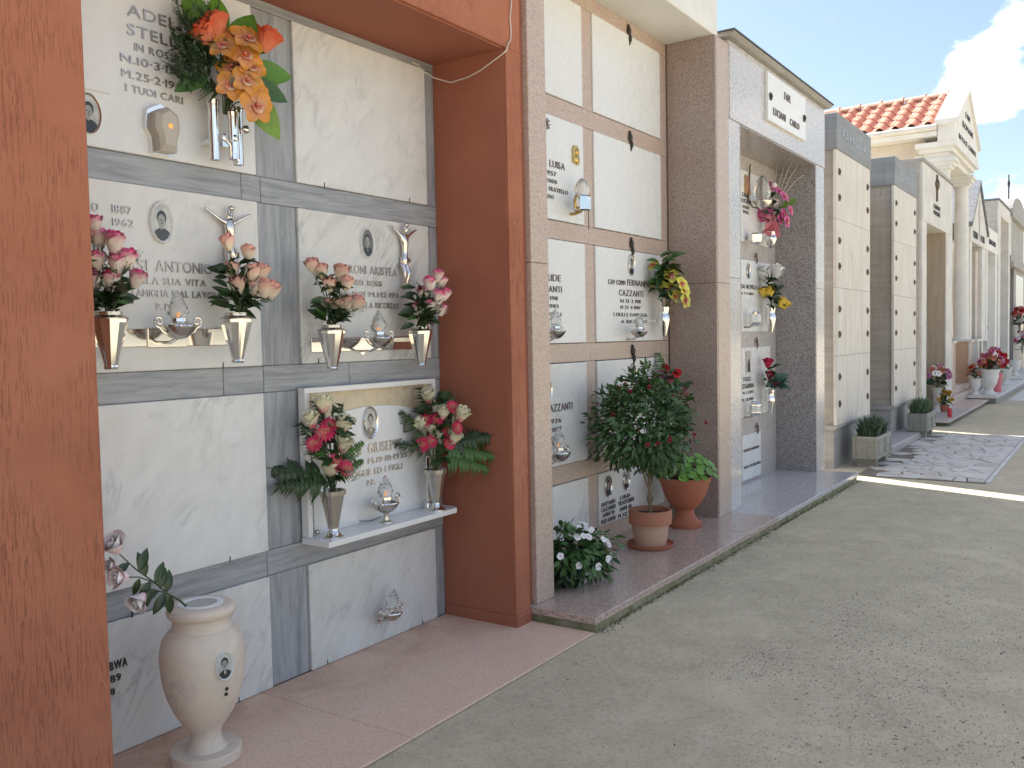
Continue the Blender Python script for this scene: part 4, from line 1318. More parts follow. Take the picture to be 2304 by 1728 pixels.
def oil_lamp(x, y, zb, label, wall=3.045, foot=None, tilt=0.0, lit=True, glass='lamp_glass', s=1.0, bracket=True, rz=0.0):
    """boat-shaped votive lamp: bowl from zb, about 0.055 high"""
    L_ = thing('votive_lamp', label, 'lamp', (x, y, foot if foot is not None else zb))
    def W(p):
        return (x + p[0] * s, y + p[1] * s, zb + p[2] * s)
    def lat(prof, n, **k):
        q = MB().lathe(prof, n, **k)
        q.v = [W(a) for a in q.v]
        return q
    p = lat([(.012, 0), (.03, .006), (.052, .026), (.0625, .044), (.0635, .048)], 36, flute=.035, nf=18)
    bowl = put('bowl', p.mesh('bowl', 'satin_metal', 50), L_)
    p = lat([(.0655, .0482), (.064, .053), (.045, .062), (.032, .066), (.031, .078), (.026, .079)], 28)
    put('lid', p.mesh('lid', 'chrome', 40), L_)
    q = MB()
    prof = [(.027, .079), (.036, .092), (.0375, .105), (.034, .122), (.026, .142), (.016, .162), (.006, .178), (.001, .184)]
    n = 14
    vs, fs = [], []
    for k, (r_, z) in enumerate(prof):
        for i in range(n):
            a = 2 * PI * i / n + k * .38
            w = r_ * (1 + .10 * math.cos(a * 4 + k * 1.3))
            zz = z - .079
            vs.append((w * math.cos(a) + zz * math.sin(tilt), w * math.sin(a), .079 + zz * math.cos(tilt)))
    for k in range(len(prof) - 1):
        for i in range(n):
            fs.append((k * n + i, k * n + (i + 1) % n, (k + 1) * n + (i + 1) % n, (k + 1) * n + i))
    q.add([W(a) for a in vs], fs)
    fl = put('glass_flame', q.mesh('glass_flame', glass, 25), L_)
    if lit:
        put('bulb', MB().ball(W((0, 0, .096)), .0045 * s, 8, 6, (1, 1, 1.6)).mesh('bulb', 'bulb_glow', 60), fl)
    for sg in (-1, 1):
        q = MB()
        pts = [(sg * .052, 0, .02), (sg * .07, 0, .03)] + [(a, b, c) for a, b, c in spiral(sg * .082, 0, .066, .022, sg, (sg * .078, 0, .04))]
        q.tube([W(a) for a in pts], [.0042 * s] * len(pts), 6)
        put('handle', q.mesh('handle', 'silver', 60), L_)
    if foot is not None:
        q = MB().lathe([(.032, foot), (.031, foot + .005), (.016, foot + .012), (.011, zb - .012), (.016, zb + .004)], 20, x, y)
        put('foot', q.mesh('foot', 'satin_metal', 40), L_)
        q = MB().tube([(x - .01, y + .02, foot + .03), (x - .06, y + .05, foot + .012), (x - .09, wall - .004, foot + .014)], .0022, 5)
        put('wire', q.mesh('wire', 'dark_metal'), L_)
    elif bracket:
        q = MB().tube([W((0, .01, .004)), (x, (y + wall) / 2, zb - .012), (x, wall, zb - .012)], .007, 6)
        q.lathe([(.018, 0), (.018, .004)], 14)
        q.v[-28:] = [(x + a, wall - c, zb - .012 + b) for a, b, c in q.v[-28:]]
        put('bracket', q.mesh('bracket', 'chrome', 50), L_)
    return L_
def portrait(x, z, y, label, w=.1, h=.155, frame='silver', tone='photo_grey', hair='photo_dark', suit='photo_dark', fw_=.009, rope=False, warm=False, group=None):
    P_ = thing('portrait_medallion', label, 'portrait', (x, y, z - h / 2), group)
    q = MB()
    n = 32
    ring = [(0, 0), (0, .010), (.35, .014), (.7, .012), (1.0, .006)]
    vs, fs = [], []
    for t_, d in ring:
        for i in range(n):
            a = 2 * PI * i / n
            k = 1 - fw_ * t_ / (w / 2)
            kz = 1 - fw_ * t_ / (h / 2)
            b_ = 1 + (.03 if rope and i % 2 else 0)
            vs.append((x + w / 2 * k * b_ * math.cos(a), y - d, z + h / 2 * kz * b_ * math.sin(a)))
    for k in range(len(ring) - 1):
        for i in range(n):
            fs.append((k * n + i, (k + 1) * n + i, (k + 1) * n + (i + 1) % n, k * n + (i + 1) % n))
    q.add(vs, fs)
    put('frame', q.mesh('frame', frame, 50), P_)
    q = MB()
    def disc(cx, cz, rx, rz, yy, m, a0=0, a1=2 * PI, clip_oval=True):
        q.cur = m
        pts = []
        for i in range(21):
            a = a0 + (a1 - a0) * i / 20
            px, pz = cx + rx * math.cos(a), cz + rz * math.sin(a)
            if clip_oval:
                ex, ez = px / (w * .44), pz / (h * .455)
                L2 = math.hypot(ex, ez)
                if L2 > 1:
                    px, pz = px / L2, pz / L2
            pts.append((x + px, yy, z + pz))
        q.add(pts, [tuple(range(21))])
    disc(0, 0, w * .45, h * .46, y - .0062, 0)
    disc(0, -h * .40, w * .40, h * .27, y - .0066, 3)                     # shoulders
    if label[-1] in 'aeionst':
        disc(0, -h * .22, w * .055, h * .07, y - .0069, 0)                # collar
    disc(0, h * .115, w * .20, h * .175, y - .0072, 2)                    # hair
    disc(-w * .02, -h * .10, w * .075, h * .075, y - .00735, 1)           # neck
    disc(-w * .01, h * .045, w * .155, h * .155, y - .0075, 1)            # face
    for sx in (-1, 1):
        disc(sx * w * .06 - w * .01, h * .065, w * .030, h * .012, y - .0078, 2)     # eyes
    disc(-w * .01, h * .02, w * .014, h * .03, y - .0078, 3)
    disc(0, -h * .03, w * .045, h * .010, y - .0078, 2)                   # mouth
    put('photograph', q.mesh('photograph', [tone, 'photo_warm' if warm else 'photo_skin', hair, suit]), P_)
    return P_

# crucified figures: one continuous skinned body
def corpus(x, z, y, label, sx=1.0, lean=0.0):
    J = [  # x, y(out of wall), z, radius
        (0, 0, -.055, .020), (.004, .004, -.015, .0165), (0, .006, .03, .021), (0, .004, .062, .018), (.002, .006, .078, .0085),
        (.006, .012, .093, .0115), (.008, .014, .112, .0125),
        (-.03, .002, .066, .0105), (-.063, 0, .085, .0075), (-.098, 0, .103, .0055), (-.115, .002, .112, .0065),
        (.03, .002, .066, .0105), (.063, 0, .084, .0075), (.098, 0, .100, .0055), (.115, .002, .108, .0065),
        (-.013, .004, -.075, .0145), (-.012, .018, -.125, .0115), (-.006, .004, -.180, .0075), (-.004, .012, -.205, .0065),
        (.013, .006, -.075, .0145), (.014, .026, -.125, .0115), (.004, .014, -.180, .0075), (.003, .022, -.207, .0065)]
    Eg = [(0, 1), (1, 2), (2, 3), (3, 4), (4, 5), (5, 6), (3, 7), (7, 8), (8, 9), (9, 10), (3, 11), (11, 12), (12, 13), (13, 14), (0, 15), (15, 16), (16, 17), (17, 18), (0, 19), (19, 20), (20, 21), (21, 22)]
    me = bpy.data.meshes.new('body')
    me.from_pydata([(a * sx + lean * (c + .05), -b - .02, c) for a, b, c, r_ in J], Eg, [])
    o = bpy.data.objects.new('body_source', me)
    COL.objects.link(o)
    o.modifiers.new('skin', 'SKIN')
    sv = me.skin_vertices[0].data
    for i, j in enumerate(J):
        sv[i].radius = (j[3], j[3])
    sv[0].use_root = True
    ss = o.modifiers.new('sub', 'SUBSURF')
    ss.levels = ss.render_levels = 2
    dg = bpy.context.evaluated_depsgraph_get()
    res = bpy.data.meshes.new_from_object(o.evaluated_get(dg))
    bpy.data.objects.remove(o)
    res.materials.clear()
    res.materials.append(MATS['silver'])
    res.polygons.foreach_set('use_smooth', [True] * len(res.polygons))
    C_ = thing('crucifix_figure', label, 'crucifix', (x, y, z - .2))
    put('body', res, C_, Matrix.Translation((x, y, z)))
    q = MB()
    q.lathe([(.019, -.078), (.0225, -.066), (.023, -.05), (.020, -.036)], 14, flute=.07, nf=7, cap=False)
    q.tube([(.016, -.016, -.045), (.03, -.018, -.06), (.026, -.015, -.085)], [.008, .007, .003], 6)
    q.v = [(a * sx + lean * (c + .05), b - .02, c) for a, b, c in q.v]
    put('loincloth', q.mesh('loincloth', 'silver', 60), C_, Matrix.Translation((x, y, z)))
    q = MB()
    q.ball((.008, -.030, .122), .0145, 8, 6, (1, 1, .8)).ball((.014, -.026, .106), .011, 8, 6, (.7, .8, 1.4)).ball((.0, -.026, .106), .010, 8, 6, (.7, .8, 1.3))
    q.ball((.008, -.044, .098), .007, 6, 5)
    q.v = [(a + lean * (c + .05), b, c) for a, b, c in q.v]
    put('hair', q.mesh('hair', 'silver', 60), C_, Matrix.Translation((x, y, z)))
    return C_

Yt = YT - .0002
# --- tablet of row one, left
portrait(1.858, 2.325, Yt, 'oval portrait of a dark haired person half hidden by the red pillar', .098, .145, 'silver', 'photo_paper')
SL = thing('fan_lamp', 'shell shaped wall lamp with a chrome back and frosted amber cover', 'lamp', (2.14, Yt, 2.22))
def fan(rx, zc, k=1.0):
    out = [(2.10, 2.222), (2.182, 2.222), (2.188, 2.28)]
    for i in range(9):
        a = R(-22) + R(224) * i / 8
        rr_ = .066 * (1.0 if i % 2 == 0 else .90) * k
        out.append((2.14 + rr_ * math.cos(a), 2.342 + rr_ * math.sin(a)))
    out.append((2.096, 2.28))
    return out
put('back_plate', MB().prism(fan(0, 0, 1.06), 'y', Yt - .022, Yt).mesh('back_plate', 'chrome'), SL)
p = MB()
o2 = [((a - 2.14) * .86 + 2.148, (b - 2.31) * .9 + 2.31) for a, b in fan(0, 0)]
i2 = [((a - 2.14) * .55 + 2.148, (b - 2.31) * .68 + 2.315) for a, b in fan(0, 0)]
n = len(o2)
p.add([(a, Yt - .0225, b) for a, b in o2] + [(a, Yt - .05, b) for a, b in o2] + [(a, Yt - .066, b) for a, b in i2], [(k, k + n, (k + 1) % n + n, (k + 1) % n) for k in range(n)] + [(k + n, k + 2 * n, (k + 1) % n + 2 * n, (k + 1) % n + n) for k in range(n)] + [tuple(range(2 * n, 3 * n))])
CV = put('cover', p.mesh('cover', 'frosted_cover', 20), SL)
put('bulb', MB().ball((2.15, Yt - .066, 2.325), .010, 10, 8, (1, .3, 1)).mesh('bulb', 'bulb_glow', 60), CV)
TV3 = thing('tube_vase', 'chrome wall vase of three upright tubes with a small ball', 'vase', (2.4, 2.96, 2.224))
for xx, yy, a, b in ((2.335, 2.965, 2.224, 2.456), (2.405, 2.935, 2.232, 2.416), (2.455, 2.972, 2.222, 2.452)):
    q = MB().lathe([(.002, a), (.021, a), (.021, b - .03), (.026, b), (.023, b), (.018, b - .04), (.001, b - .05)], 22, xx, yy, cap=False)
    put('tube', q.mesh('tube', 'chrome', 40), TV3)
put('ball', MB().ball((2.462, 2.93, 2.36), .017, 12, 8).mesh('ball', 'chrome', 80), TV3)
q = MB()
q.tube([(2.38, 2.925, 2.24), (2.375, 2.918, 2.28), (2.365, 2.925, 2.30)], .003, 5)
q.ball((2.358, 2.93, 2.312), .016, 8, 6, (.7, .3, 1)).ball((2.392, 2.908, 2.312), .016, 8, 6, (.9, .3, .8))
put('leaf_ornament', q.mesh('leaf_ornament', 'chrome', 60), TV3)
put('bracket', MB().box(2.33, 2.46, 2.985, Yt + .0001, 2.29, 2.31).mesh('bracket', 'chrome'), TV3)
OR1 = [(2.262, 2.93, 2.681), (2.318, 2.91, 2.733), (2.476, 2.801, 2.694), (2.285, 2.93, 2.70)]
OO1 = [(2.322, 2.871, 2.643), (2.397, 2.846, 2.618), (2.367, 2.885, 2.575), (2.414, 2.829, 2.576), (2.347, 2.864, 2.498), (2.426, 2.836, 2.471), (2.405, 2.832, 2.682), (2.421, 2.818, 2.429), (2.364, 2.881, 2.686), (2.386, 2.824, 2.517)]
OB = bouquet('orange rose and orchid bouquet with broad green leaves in the chrome tube vase', (2.39, 2.95, 2.44),
        [('rose', 'rose_orange', .09, OR1), ('orchid', 'orchid_orange', .128, OO1)],
        [('leaf_dark', 16, .10, .12, .08, .22)], [('leaf_dark', (-.03, 0, .04), (-.75, .1, .45), .2), ('leaf_dark', (.05, 0, .05), (.7, -.3, .5), .22)],
        [('filler_grey', 5, .07)], ymax=3.0)
rg = random.Random(77)
for k in range(46):
    q = Vector((2.235 + rg.uniform(-.075, .09), 2.96 + rg.uniform(-.05, .03), 2.62 + rg.uniform(-.13, .15)))
    put('broom_sprig', FL(('sprig', 'leaf_dark'), mesh_sprig, 'leaf_dark'), OB, aim(q, (q.x - 2.37 + rg.uniform(-.1, .1), rg.uniform(-.12, .02), q.z - 2.48), rg.uniform(.07, .11), rg.uniform(0, 6)))
for base, d, sz, mt in (((2.30, 2.95, 2.66), (-.3, .05, .95), .22, 'leaf_bright'), ((2.36, 2.96, 2.68), (.05, 0, 1), .20, 'leaf_bright'), ((2.41, 2.95, 2.62), (.35, -.12, .75), .25, 'leaf_bright'), ((2.44, 2.92, 2.58), (.75, -.35, .1), .22, 'leaf_bright'), ((2.43, 2.91, 2.52), (.45, -.4, -.75), .24, 'leaf_lime'), ((2.44, 2.90, 2.54), (.7, -.45, -.25), .18, 'leaf_mid'), ((2.30, 2.95, 2.54), (-.55, .05, -.3), .15, 'leaf_mid'), ((2.33, 2.96, 2.62), (-.8, .05, .3), .15, 'leaf_dark')):
    put('broad_leaf', FL(('bleaf', mt), mesh_leaf, mt, .48, .18, .06, 8, 'broad_leaf'), OB, leaf_M(base, d, sz, (-.5, -.85, .2)))
# --- row two, left
portrait(2.137, 1.968, Yt, 'oval portrait of a man in a beaded frame between the carved years and crucifix', .102, .158, 'white_enamel', 'photo_paper', fw_=.011, rope=True)
corpus(2.438, 1.93, YT, 'silver crucifix figure partly hidden behind peach roses')
RP = thing('mirror_plate', 'polished chrome strip with a framed middle on the marble below carved words', 'plate', (2.15, YT, 1.494))
for a, b in ((1.66, 2.053), (2.054, 2.224), (2.225, 2.43)):
    bx('strip', 'chrome', RP, a, b, YT - (.016 if a > 2 and b < 2.3 else .008), YT - .0004, 1.496 - (.004 if a > 2 and b < 2.3 else 0), 1.563 + (.004 if a > 2 and b < 2.3 else 0), .002)
oil_lamp(2.118, 2.935, 1.522, 'boat shaped silver votive lamp with glass flame below carved words LA SUA VITA')
cone_vase(2.378, 2.925, 1.424, 1.598, 'faceted chrome cone vase below the half hidden crucifix figure')
cone_vase(1.832, 2.925, 1.42, 1.595, 'faceted chrome cone vase beside the red pillar edge')
PK1 = [(1.793, 2.924, 1.921), (1.815, 2.936, 1.878), (1.834, 2.876, 1.859), (1.805, 2.942, 1.799), (1.842, 2.881, 1.788), (1.874, 2.868, 1.803), (1.839, 2.913, 1.73), (1.897, 2.852, 1.736), (1.78, 2.934, 1.724)]
PE1 = [(2.338, 2.913, 1.9), (2.422, 2.89, 1.865), (2.364, 2.924, 1.795), (2.418, 2.866, 1.784), (2.459, 2.862, 1.786), (2.373, 2.901, 1.734), (2.429, 2.865, 1.721), (2.448, 2.828, 1.722), (2.477, 2.822, 1.715)]
PE2 = [(2.824, 2.955, 1.838), (2.854, 2.929, 1.816), (2.932, 2.886, 1.81), (2.878, 2.906, 1.757), (2.939, 2.86, 1.762), (2.893, 2.941, 1.668), (2.927, 2.906, 1.662), (2.951, 2.865, 1.675), (2.971, 2.832, 1.674)]
PK2 = [(3.562, 2.843, 1.823), (3.534, 2.869, 1.783), (3.602, 2.849, 1.794), (3.525, 2.907, 1.736), (3.56, 2.833, 1.718), (3.598, 2.827, 1.731), (3.522, 2.931, 1.665), (3.551, 2.883, 1.677), (3.598, 2.85, 1.655)]
LV = [('leaf_dark', 44, .07, .085, .03, .20), ('leaf_glossy', 22, .085, .09, .005, .06), ('leaf_mid', 8, .06, .08, .03, .15)]
bouquet('white roses with hot pink edges beside the red pillar', (1.832, 2.925, 1.62), [('bud', 'rose_hotpink', .072, PK1)], LV, (), [('filler_white', 5, .05), ('stem_green', 8, .06)], ymax=3.0)
bouquet('peach roses in front of the silver crucifix figure', (2.378, 2.925, 1.622), [('bud', 'rose_peach', .072, PE1)], LV, (), [('filler_white', 5, .05), ('stem_green', 8, .06)], ymax=3.0)
# --- row two, right
portrait(3.273, 1.977, Yt, 'oval portrait of a woman beside the uncovered silver crucifix figure', .098, .148, 'white_enamel', 'photo_suit')
corpus(3.522, 1.963, YT, 'silver crucifix figure fully visible on the veined tablet', .86, .03)
RP = thing('mirror_plate', 'plain polished chrome strip mirroring the lamp on the veined tablet', 'plate', (3.2, YT, 1.455))
bx('strip', 'chrome', RP, 2.887, 3.60, YT - .008, YT - .0004, 1.455, 1.521, .002)
oil_lamp(3.22, 2.935, 1.466, 'boat shaped silver votive lamp with lit glass flame on the veined tablet')
cone_vase(2.90, 2.925, 1.375, 1.55, 'faceted chrome cone vase holding peach roses on the veined tablet')
cone_vase(3.515, 2.925, 1.37, 1.545, 'faceted chrome cone vase nearest the red reveal')
bouquet('loose peach roses left of the lamp on the veined tablet', (2.90, 2.925, 1.574), [('bud', 'rose_peach', .072, PE2)], LV, (), [('filler_white', 14, .06), ('stem_green', 6, .06)], ymax=3.0)
bouquet('white and magenta roses next to the red reveal', (3.515, 2.925, 1.569), [('bud', 'rose_hotpink', .072, PK2)], LV, (), [('filler_white', 5, .05), ('stem_green', 8, .06)], ymax=3.0)
# --- row three, framed tablet
portrait(3.238, 1.105, 3.0258, 'oval portrait of a man in a suit in a thick chrome frame', .102, .16, 'chrome', 'photo_paper', suit='photo_suit', fw_=.012)
oil_lamp(3.238, 2.935, .672, 'footed silver votive lamp with glass flame standing on the white shelf', foot=.6252, wall=3.03)
foot_vase(2.876, 2.925, .6252, 'ribbed metal vase on the free end of the white shelf')
foot_vase(3.60, 2.915, .6252, 'ribbed metal vase on the white shelf near the red reveal')
CR1 = [(2.85, 2.939, 1.229), (2.786, 2.953, 1.161), (2.909, 2.878, 1.134), (2.888, 2.857, 1.047), (2.867, 2.921, 0.93)]
GB1 = [(2.821, 2.903, 1.104), (2.784, 2.933, 1.057), (2.87, 2.901, 0.962), (2.907, 2.865, 0.936), (2.865, 2.908, 1.129)]
CR2 = [(3.561, 2.92, 1.218), (3.6, 2.855, 1.133), (3.648, 2.775, 1.122), (3.53, 2.953, 1.075), (3.579, 2.917, 1.051), (3.598, 2.903, 1.008), (3.634, 2.813, 1.005)]
GB2 = [(3.618, 2.808, 1.157), (3.545, 2.934, 1.09), (3.592, 2.888, 1.099), (3.629, 2.854, 1.037), (3.627, 2.791, 1.052), (3.559, 2.903, 0.987), (3.631, 2.846, 0.973), (3.527, 2.939, 0.971)]
bouquet('cream roses and pink gerberas with long fern over the grey marble band', (2.876, 2.925, .84),
        [('rose', 'rose_cream', .08, CR1), ('gerbera', 'gerbera_pink', .088, GB1)], [('leaf_dark', 50, .08, .11, .02, .34), ('leaf_mid', 14, .06, .07, .04, .25)],
        [('leaf_dark', (-.02, .02, .05), (-.85, .35, .28), .34), ('leaf_dark', (-.02, 0, .03), (-.85, .2, .1), .26), ('leaf_dark', (0, .02, .2), (-.12, .05, 1), .22), ('leaf_dark', (.02, 0, .2), (.25, -.15, 1), .2), ('leaf_dark', (-.02, .02, .15), (-.4, .2, .8), .2), ('leaf_mid', (.03, -.01, .12), (.6, -.4, .5), .16), ('leaf_mid', (.02, -.02, .06), (.6, -.3, .35), .15)],
        [('filler_grey', 12, .075), ('filler_white', 6, .05)], ymax=2.995)
bouquet('cream roses and pink gerberas with ferns reaching across the red reveal', (3.60, 2.915, .84),
        [('rose', 'rose_cream', .076, CR2), ('gerbera', 'gerbera_pink', .085, GB2)], [('leaf_dark', 60, .085, .13, .02, .36), ('leaf_mid', 14, .06, .08, .04, .25)],
        [('leaf_mid', (.03, -.03, .1), (.55, -.65, -.1), .30), ('leaf_dark', (.03, -.03, .12), (.6, -.6, .15), .32), ('leaf_dark', (0, .02, .22), (-.1, .1, 1), .22), ('leaf_dark', (-.03, .02, .15), (-.45, .15, .6), .22), ('leaf_dark', (-.03, .01, .1), (-.6, .2, .2), .2), ('leaf_mid', (.02, -.04, .06), (.5, -.75, -.2), .26), ('leaf_dark', (.02, -.02, .2), (.3, -.35, .9), .2)],
        [('filler_grey', 12, .075), ('filler_white', 6, .05)], ymax=2.995)
# --- row four
oil_lamp(3.289, 2.965, .125, 'small tarnished votive lamp with leaning flame on the bottom tablet', tilt=.32, lit=False, glass='frosted_cover' if False else 'lamp_glass', s=.86)
# --- marble floor vase
FV = thing('floor_vase', 'large cream marble urn standing on the pink pavement slab', 'urn', (2.03, 2.745, 0))
fx, fy = 2.03, 2.745
put('base', MB().lathe([(.121, .0005), (.125, .004), (.125, .036), (.121, .04)], 40, fx, fy).mesh('base', 'urn_marble', 30), FV)
put('body', MB().lathe([(.075, .0402), (.062, .055), (.055, .075), (.054, .095), (.060, .115), (.080, .14), (.105, .18), (.127, .235), (.141, .29), (.1465, .34), (.149, .375), (.146, .415), (.136, .45), (.118, .475), (.105, .482), (.1045, .487), (.102, .491), (.1, .51), (.102, .522), (.112, .527), (.119, .536), (.1205, .548), (.117, .56), (.108, .567), (.074, .568)], 48, fx, fy).mesh('body', 'urn_marble', 40), FV)
put('liner', MB().lathe([(.079, .5682), (.079, .5715), (.060, .572), (.056, .568), (.05, .5685)], 36, fx, fy, cap=False).mesh('liner', 'white_plastic', 40), FV)
put('liner_bottom', MB().lathe([(.0585, .5688), (.0, .5686)], 30, fx, fy, cap=False).mesh('liner_bottom', 'photo_grey'), FV)
# portrait lies on the curved belly, facing the path
Pm = portrait(0, 0, 0, 'tiny oval portrait of a woman on the belly of the marble urn', .070, .102, 'white_enamel', 'photo_paper', fw_=.006)
ang = R(-90)
Mp = Matrix.Translation((fx + .1435 * math.cos(R(-98)), fy + .1435 * math.sin(R(-98)), .372)) @ Matrix.Rotation(R(-8), 4, 'Z') @ Matrix.Rotation(R(-3), 4, 'X')
Pm.matrix_basis = Mp @ Matrix.Translation((0, 0, -.051))
for zz in (.285, .265):
    put('hole', MB().ball((fx + .1405 * math.cos(R(-94)) * (1 if zz > .27 else .97), fy + .1405 * math.sin(R(-94)) * (1 if zz > .27 else .97), zz), .007, 8, 6).mesh('hole', 'dark_bronze'), FV)
TW = thing('artificial_twig', 'blush magnolia twig with dark leaves stuck in the marble urn', 'twig', (1.97, 2.745, .55))
q = MB()
q.tube([(1.985, 2.745, .555), (1.945, 2.75, .60), (1.90, 2.755, .635), (1.86, 2.76, .68), (1.80, 2.78, .74), (1.75, 2.79, .80)], [.004, .004, .0035, .003, .0025, .002], 6)
q.tube([(1.90, 2.755, .635), (1.85, 2.74, .66), (1.80, 2.73, .665)], .0025, 5)
q.tube([(1.86, 2.76, .68), (1.80, 2.76, .715), (1.755, 2.76, .725)], .0025, 5)
put('stem', q.mesh('stem', 'stem_green', 60), TW)
for pt, d, sz in (((1.90, 2.755, .64), (.1, -.1, .9), .075), ((1.86, 2.76, .68), (.35, -.1, .8), .075), ((1.83, 2.77, .71), (-.2, .05, .9), .085), ((1.87, 2.75, .66), (.25, -.15, .9), .07), ((1.89, 2.75, .64), (-.5, 0, -.65), .08), ((1.90, 2.75, .635), (.05, -.1, -.9), .075), ((1.84, 2.76, .69), (-.55, -.1, -.6), .075), ((1.81, 2.775, .73), (.3, -.1, .8), .08), ((1.80, 2.76, .71), (-.3, .1, -.8), .06), ((1.86, 2.745, .655), (-.85, 0, -.1), .09), ((1.78, 2.785, .765), (-.7, 0, -.35), .07), ((1.82, 2.735, .665), (-.3, 0, -.85), .06)):
    put('leaf', FL(('leaf', 'leaf_glossy'), mesh_leaf, 'leaf_glossy'), TW, leaf_M(pt, d, sz, (-.4, -.8, .4)))
for pt, d, sz in (((1.745, 2.79, .81), (-.5, -.2, .7), .07), ((1.755, 2.76, .725), (-.9, -.1, .2), .06), ((1.795, 2.73, .66), (-.7, -.2, -.4), .06), ((1.73, 2.78, .765), (-.8, -.1, .3), .04)):
    put('blossom', FL(('rose', 'flower_blush'), mesh_rose, 'flower_blush', .9), TW, aim(pt, d, sz))
# --- loose cable under the lintel
q = MB()
q.tube([(3.66, 3.054, 2.935), (3.70, 3.05, 2.93), (3.735, 3.045, 2.905), (3.77, 3.0, 2.87), (3.82, 2.93, 2.845), (3.825, 2.82, 2.855), (3.825, 2.74, 2.875), (3.822, 2.66, 2.905), (3.826, 2.605, 2.93), (3.836, 2.583, 2.95), (3.85, 2.582, 2.985), (3.872, 2.582, 3.01), (3.878, 2.582, 3.06), (3.87, 2.582, 3.12), (3.885, 2.582, 3.2), (3.90, 2.582, 3.3)], .0035, 6)
tag(put('loose_cable', q.mesh('loose_cable', 'cable', 60)), 'thin cream cable sagging from the grey band across the red lintel corner', 'cable')

# ------------------------------------------------------------------ things on the granite tomb
yt_ = yt - .0002
portrait(6.0, 2.02, yt_, 'oval portrait of a man in dark suit below a bronze clip on granite tomb', .104, .156, 'silver', 'photo_paper', suit='photo_dark')
portrait(5.995, 1.226, yt_, 'oval colour portrait behind the top of the potted shrub', .10, .15, 'silver', 'photo_grey', warm=True)
portrait(5.59, .451, yt_, 'oval sepia portrait above the carved name ANTONIO', .102, .155, 'silver', 'photo_suit')
portrait(5.868, .455, yt_, 'oval portrait of a person in black above the carved name LUIGIA', .102, .152, 'silver', 'photo_paper')
portrait(4.80, 1.17, yt_, 'oval chrome framed portrait mostly hidden behind the granite pillar', .104, .156, 'chrome', 'photo_paper')
GL1 = thing('votive_lamp', 'chrome and brass cup lamp with ribbed glass flame beside carved name LUISA', 'lamp', (5.14, 2.9, 2.3))
lx, ly = 5.135, 2.895
put('cup', MB().lathe([(.045, 2.31), (.058, 2.318), (.058, 2.40), (.05, 2.41), (.03, 2.412)], 8, lx, ly, a0=.3).mesh('cup', 'chrome'), GL1)
put('glass_flame', MB().lathe([(.04, 2.412), (.05, 2.44), (.045, 2.47), (.028, 2.50), (.008, 2.52)], 20, lx, ly, flute=.06, nf=10).mesh('glass_flame', 'lamp_glass', 30), GL1)
for sg in (-1, 1):
    q = MB().tube([(lx + sg * .055, ly, 2.325), (lx + sg * .085, ly, 2.33), (lx + sg * .09, ly, 2.37), (lx + sg * .075, ly, 2.40), (lx + sg * .06, ly, 2.405)], .009, 6)
    put('handle', q.mesh('handle', 'brass', 60), GL1)
put('bracket', MB().tube([(lx, ly, 2.315), (lx, ly + .05, 2.30), (lx, yt_, 2.30)], .01, 6).mesh('bracket', 'brass', 60), GL1)
put('rod', MB().tube([(lx + .03, ly - .03, 2.31), (lx + .03, ly - .03, 2.19)], .003, 5).mesh('rod', 'dark_bronze'), GL1)
oil_lamp(4.76, 2.885, 1.492, 'ribbed silver votive lamp half hidden behind the granite pillar', wall=yt_, s=1.0, lit=False)
oil_lamp(5.925, 2.885, 1.49, 'plain chrome votive lamp with round glass below the carved name CAZZANTI', wall=yt_, s=.95, lit=False)
oil_lamp(4.775, 2.885, .73, 'silver votive lamp with pointed glass low on the granite tomb', wall=yt_, s=1.15)
def bullet_vase(x, y, z0, z1, label, wall, r=.05):
    V = thing('wall_vase', label, 'vase', (x, y, z0))
    h = z1 - z0
    p = MB().lathe([(.004, z0), (.018, z0 + .02 * h), (r * .72, z0 + .3 * h), (r * .95, z0 + .52 * h), (r, z0 + .62 * h), (r * .86, z0 + .74 * h), (r * .78, z0 + .80 * h), (r * .84, z0 + .86 * h), (r * .92, z1), (r * .82, z1), (r * .7, z0 + .8 * h)], 24, x, y, cap=False)
    put('body', p.mesh('body', 'chrome', 50), V)
    put('bracket', MB().box(x - .012, x + .012, y + r * .6, wall, z0 + .5 * h, z0 + .58 * h).mesh('bracket', 'chrome'), V)
    return V
bullet_vase(6.35, 2.885, 1.493, 1.715, 'bullet shaped chrome vase below the yellow orchids', yt_)
YO = [(6.304, 2.951, 2.031), (6.334, 2.815, 1.949), (6.323, 2.919, 1.877), (6.378, 2.828, 1.851), (6.383, 2.805, 1.805), (6.413, 2.744, 1.849), (6.406, 2.734, 1.764), (6.378, 2.745, 1.886)]
B = bouquet('yellow green orchids with dark leaves against the brown granite return', (6.35, 2.885, 1.71), [('orchid', 'orchid_yellow', .12, YO)],
        [('leaf_dark', 34, .125, .15, .08, .34), ('leaf_mid', 24, .12, .14, .16, .40), ('leaf_teal', 12, .10, .15, .06, .25)], (), [('filler_white', 8, .06)], ymax=2.95)
RD = [(6.411, 2.913, 1.241), (6.376, 2.924, 1.193), (6.448, 2.837, 1.203), (6.366, 2.927, 1.138), (6.44, 2.854, 1.092), (6.432, 2.791, 1.081), (6.437, 2.807, 1.037), (6.405, 2.871, 1.162)]
bullet_vase(6.40, 2.885, .72, .94, 'bullet shaped chrome vase behind the potted shrub', yt_)
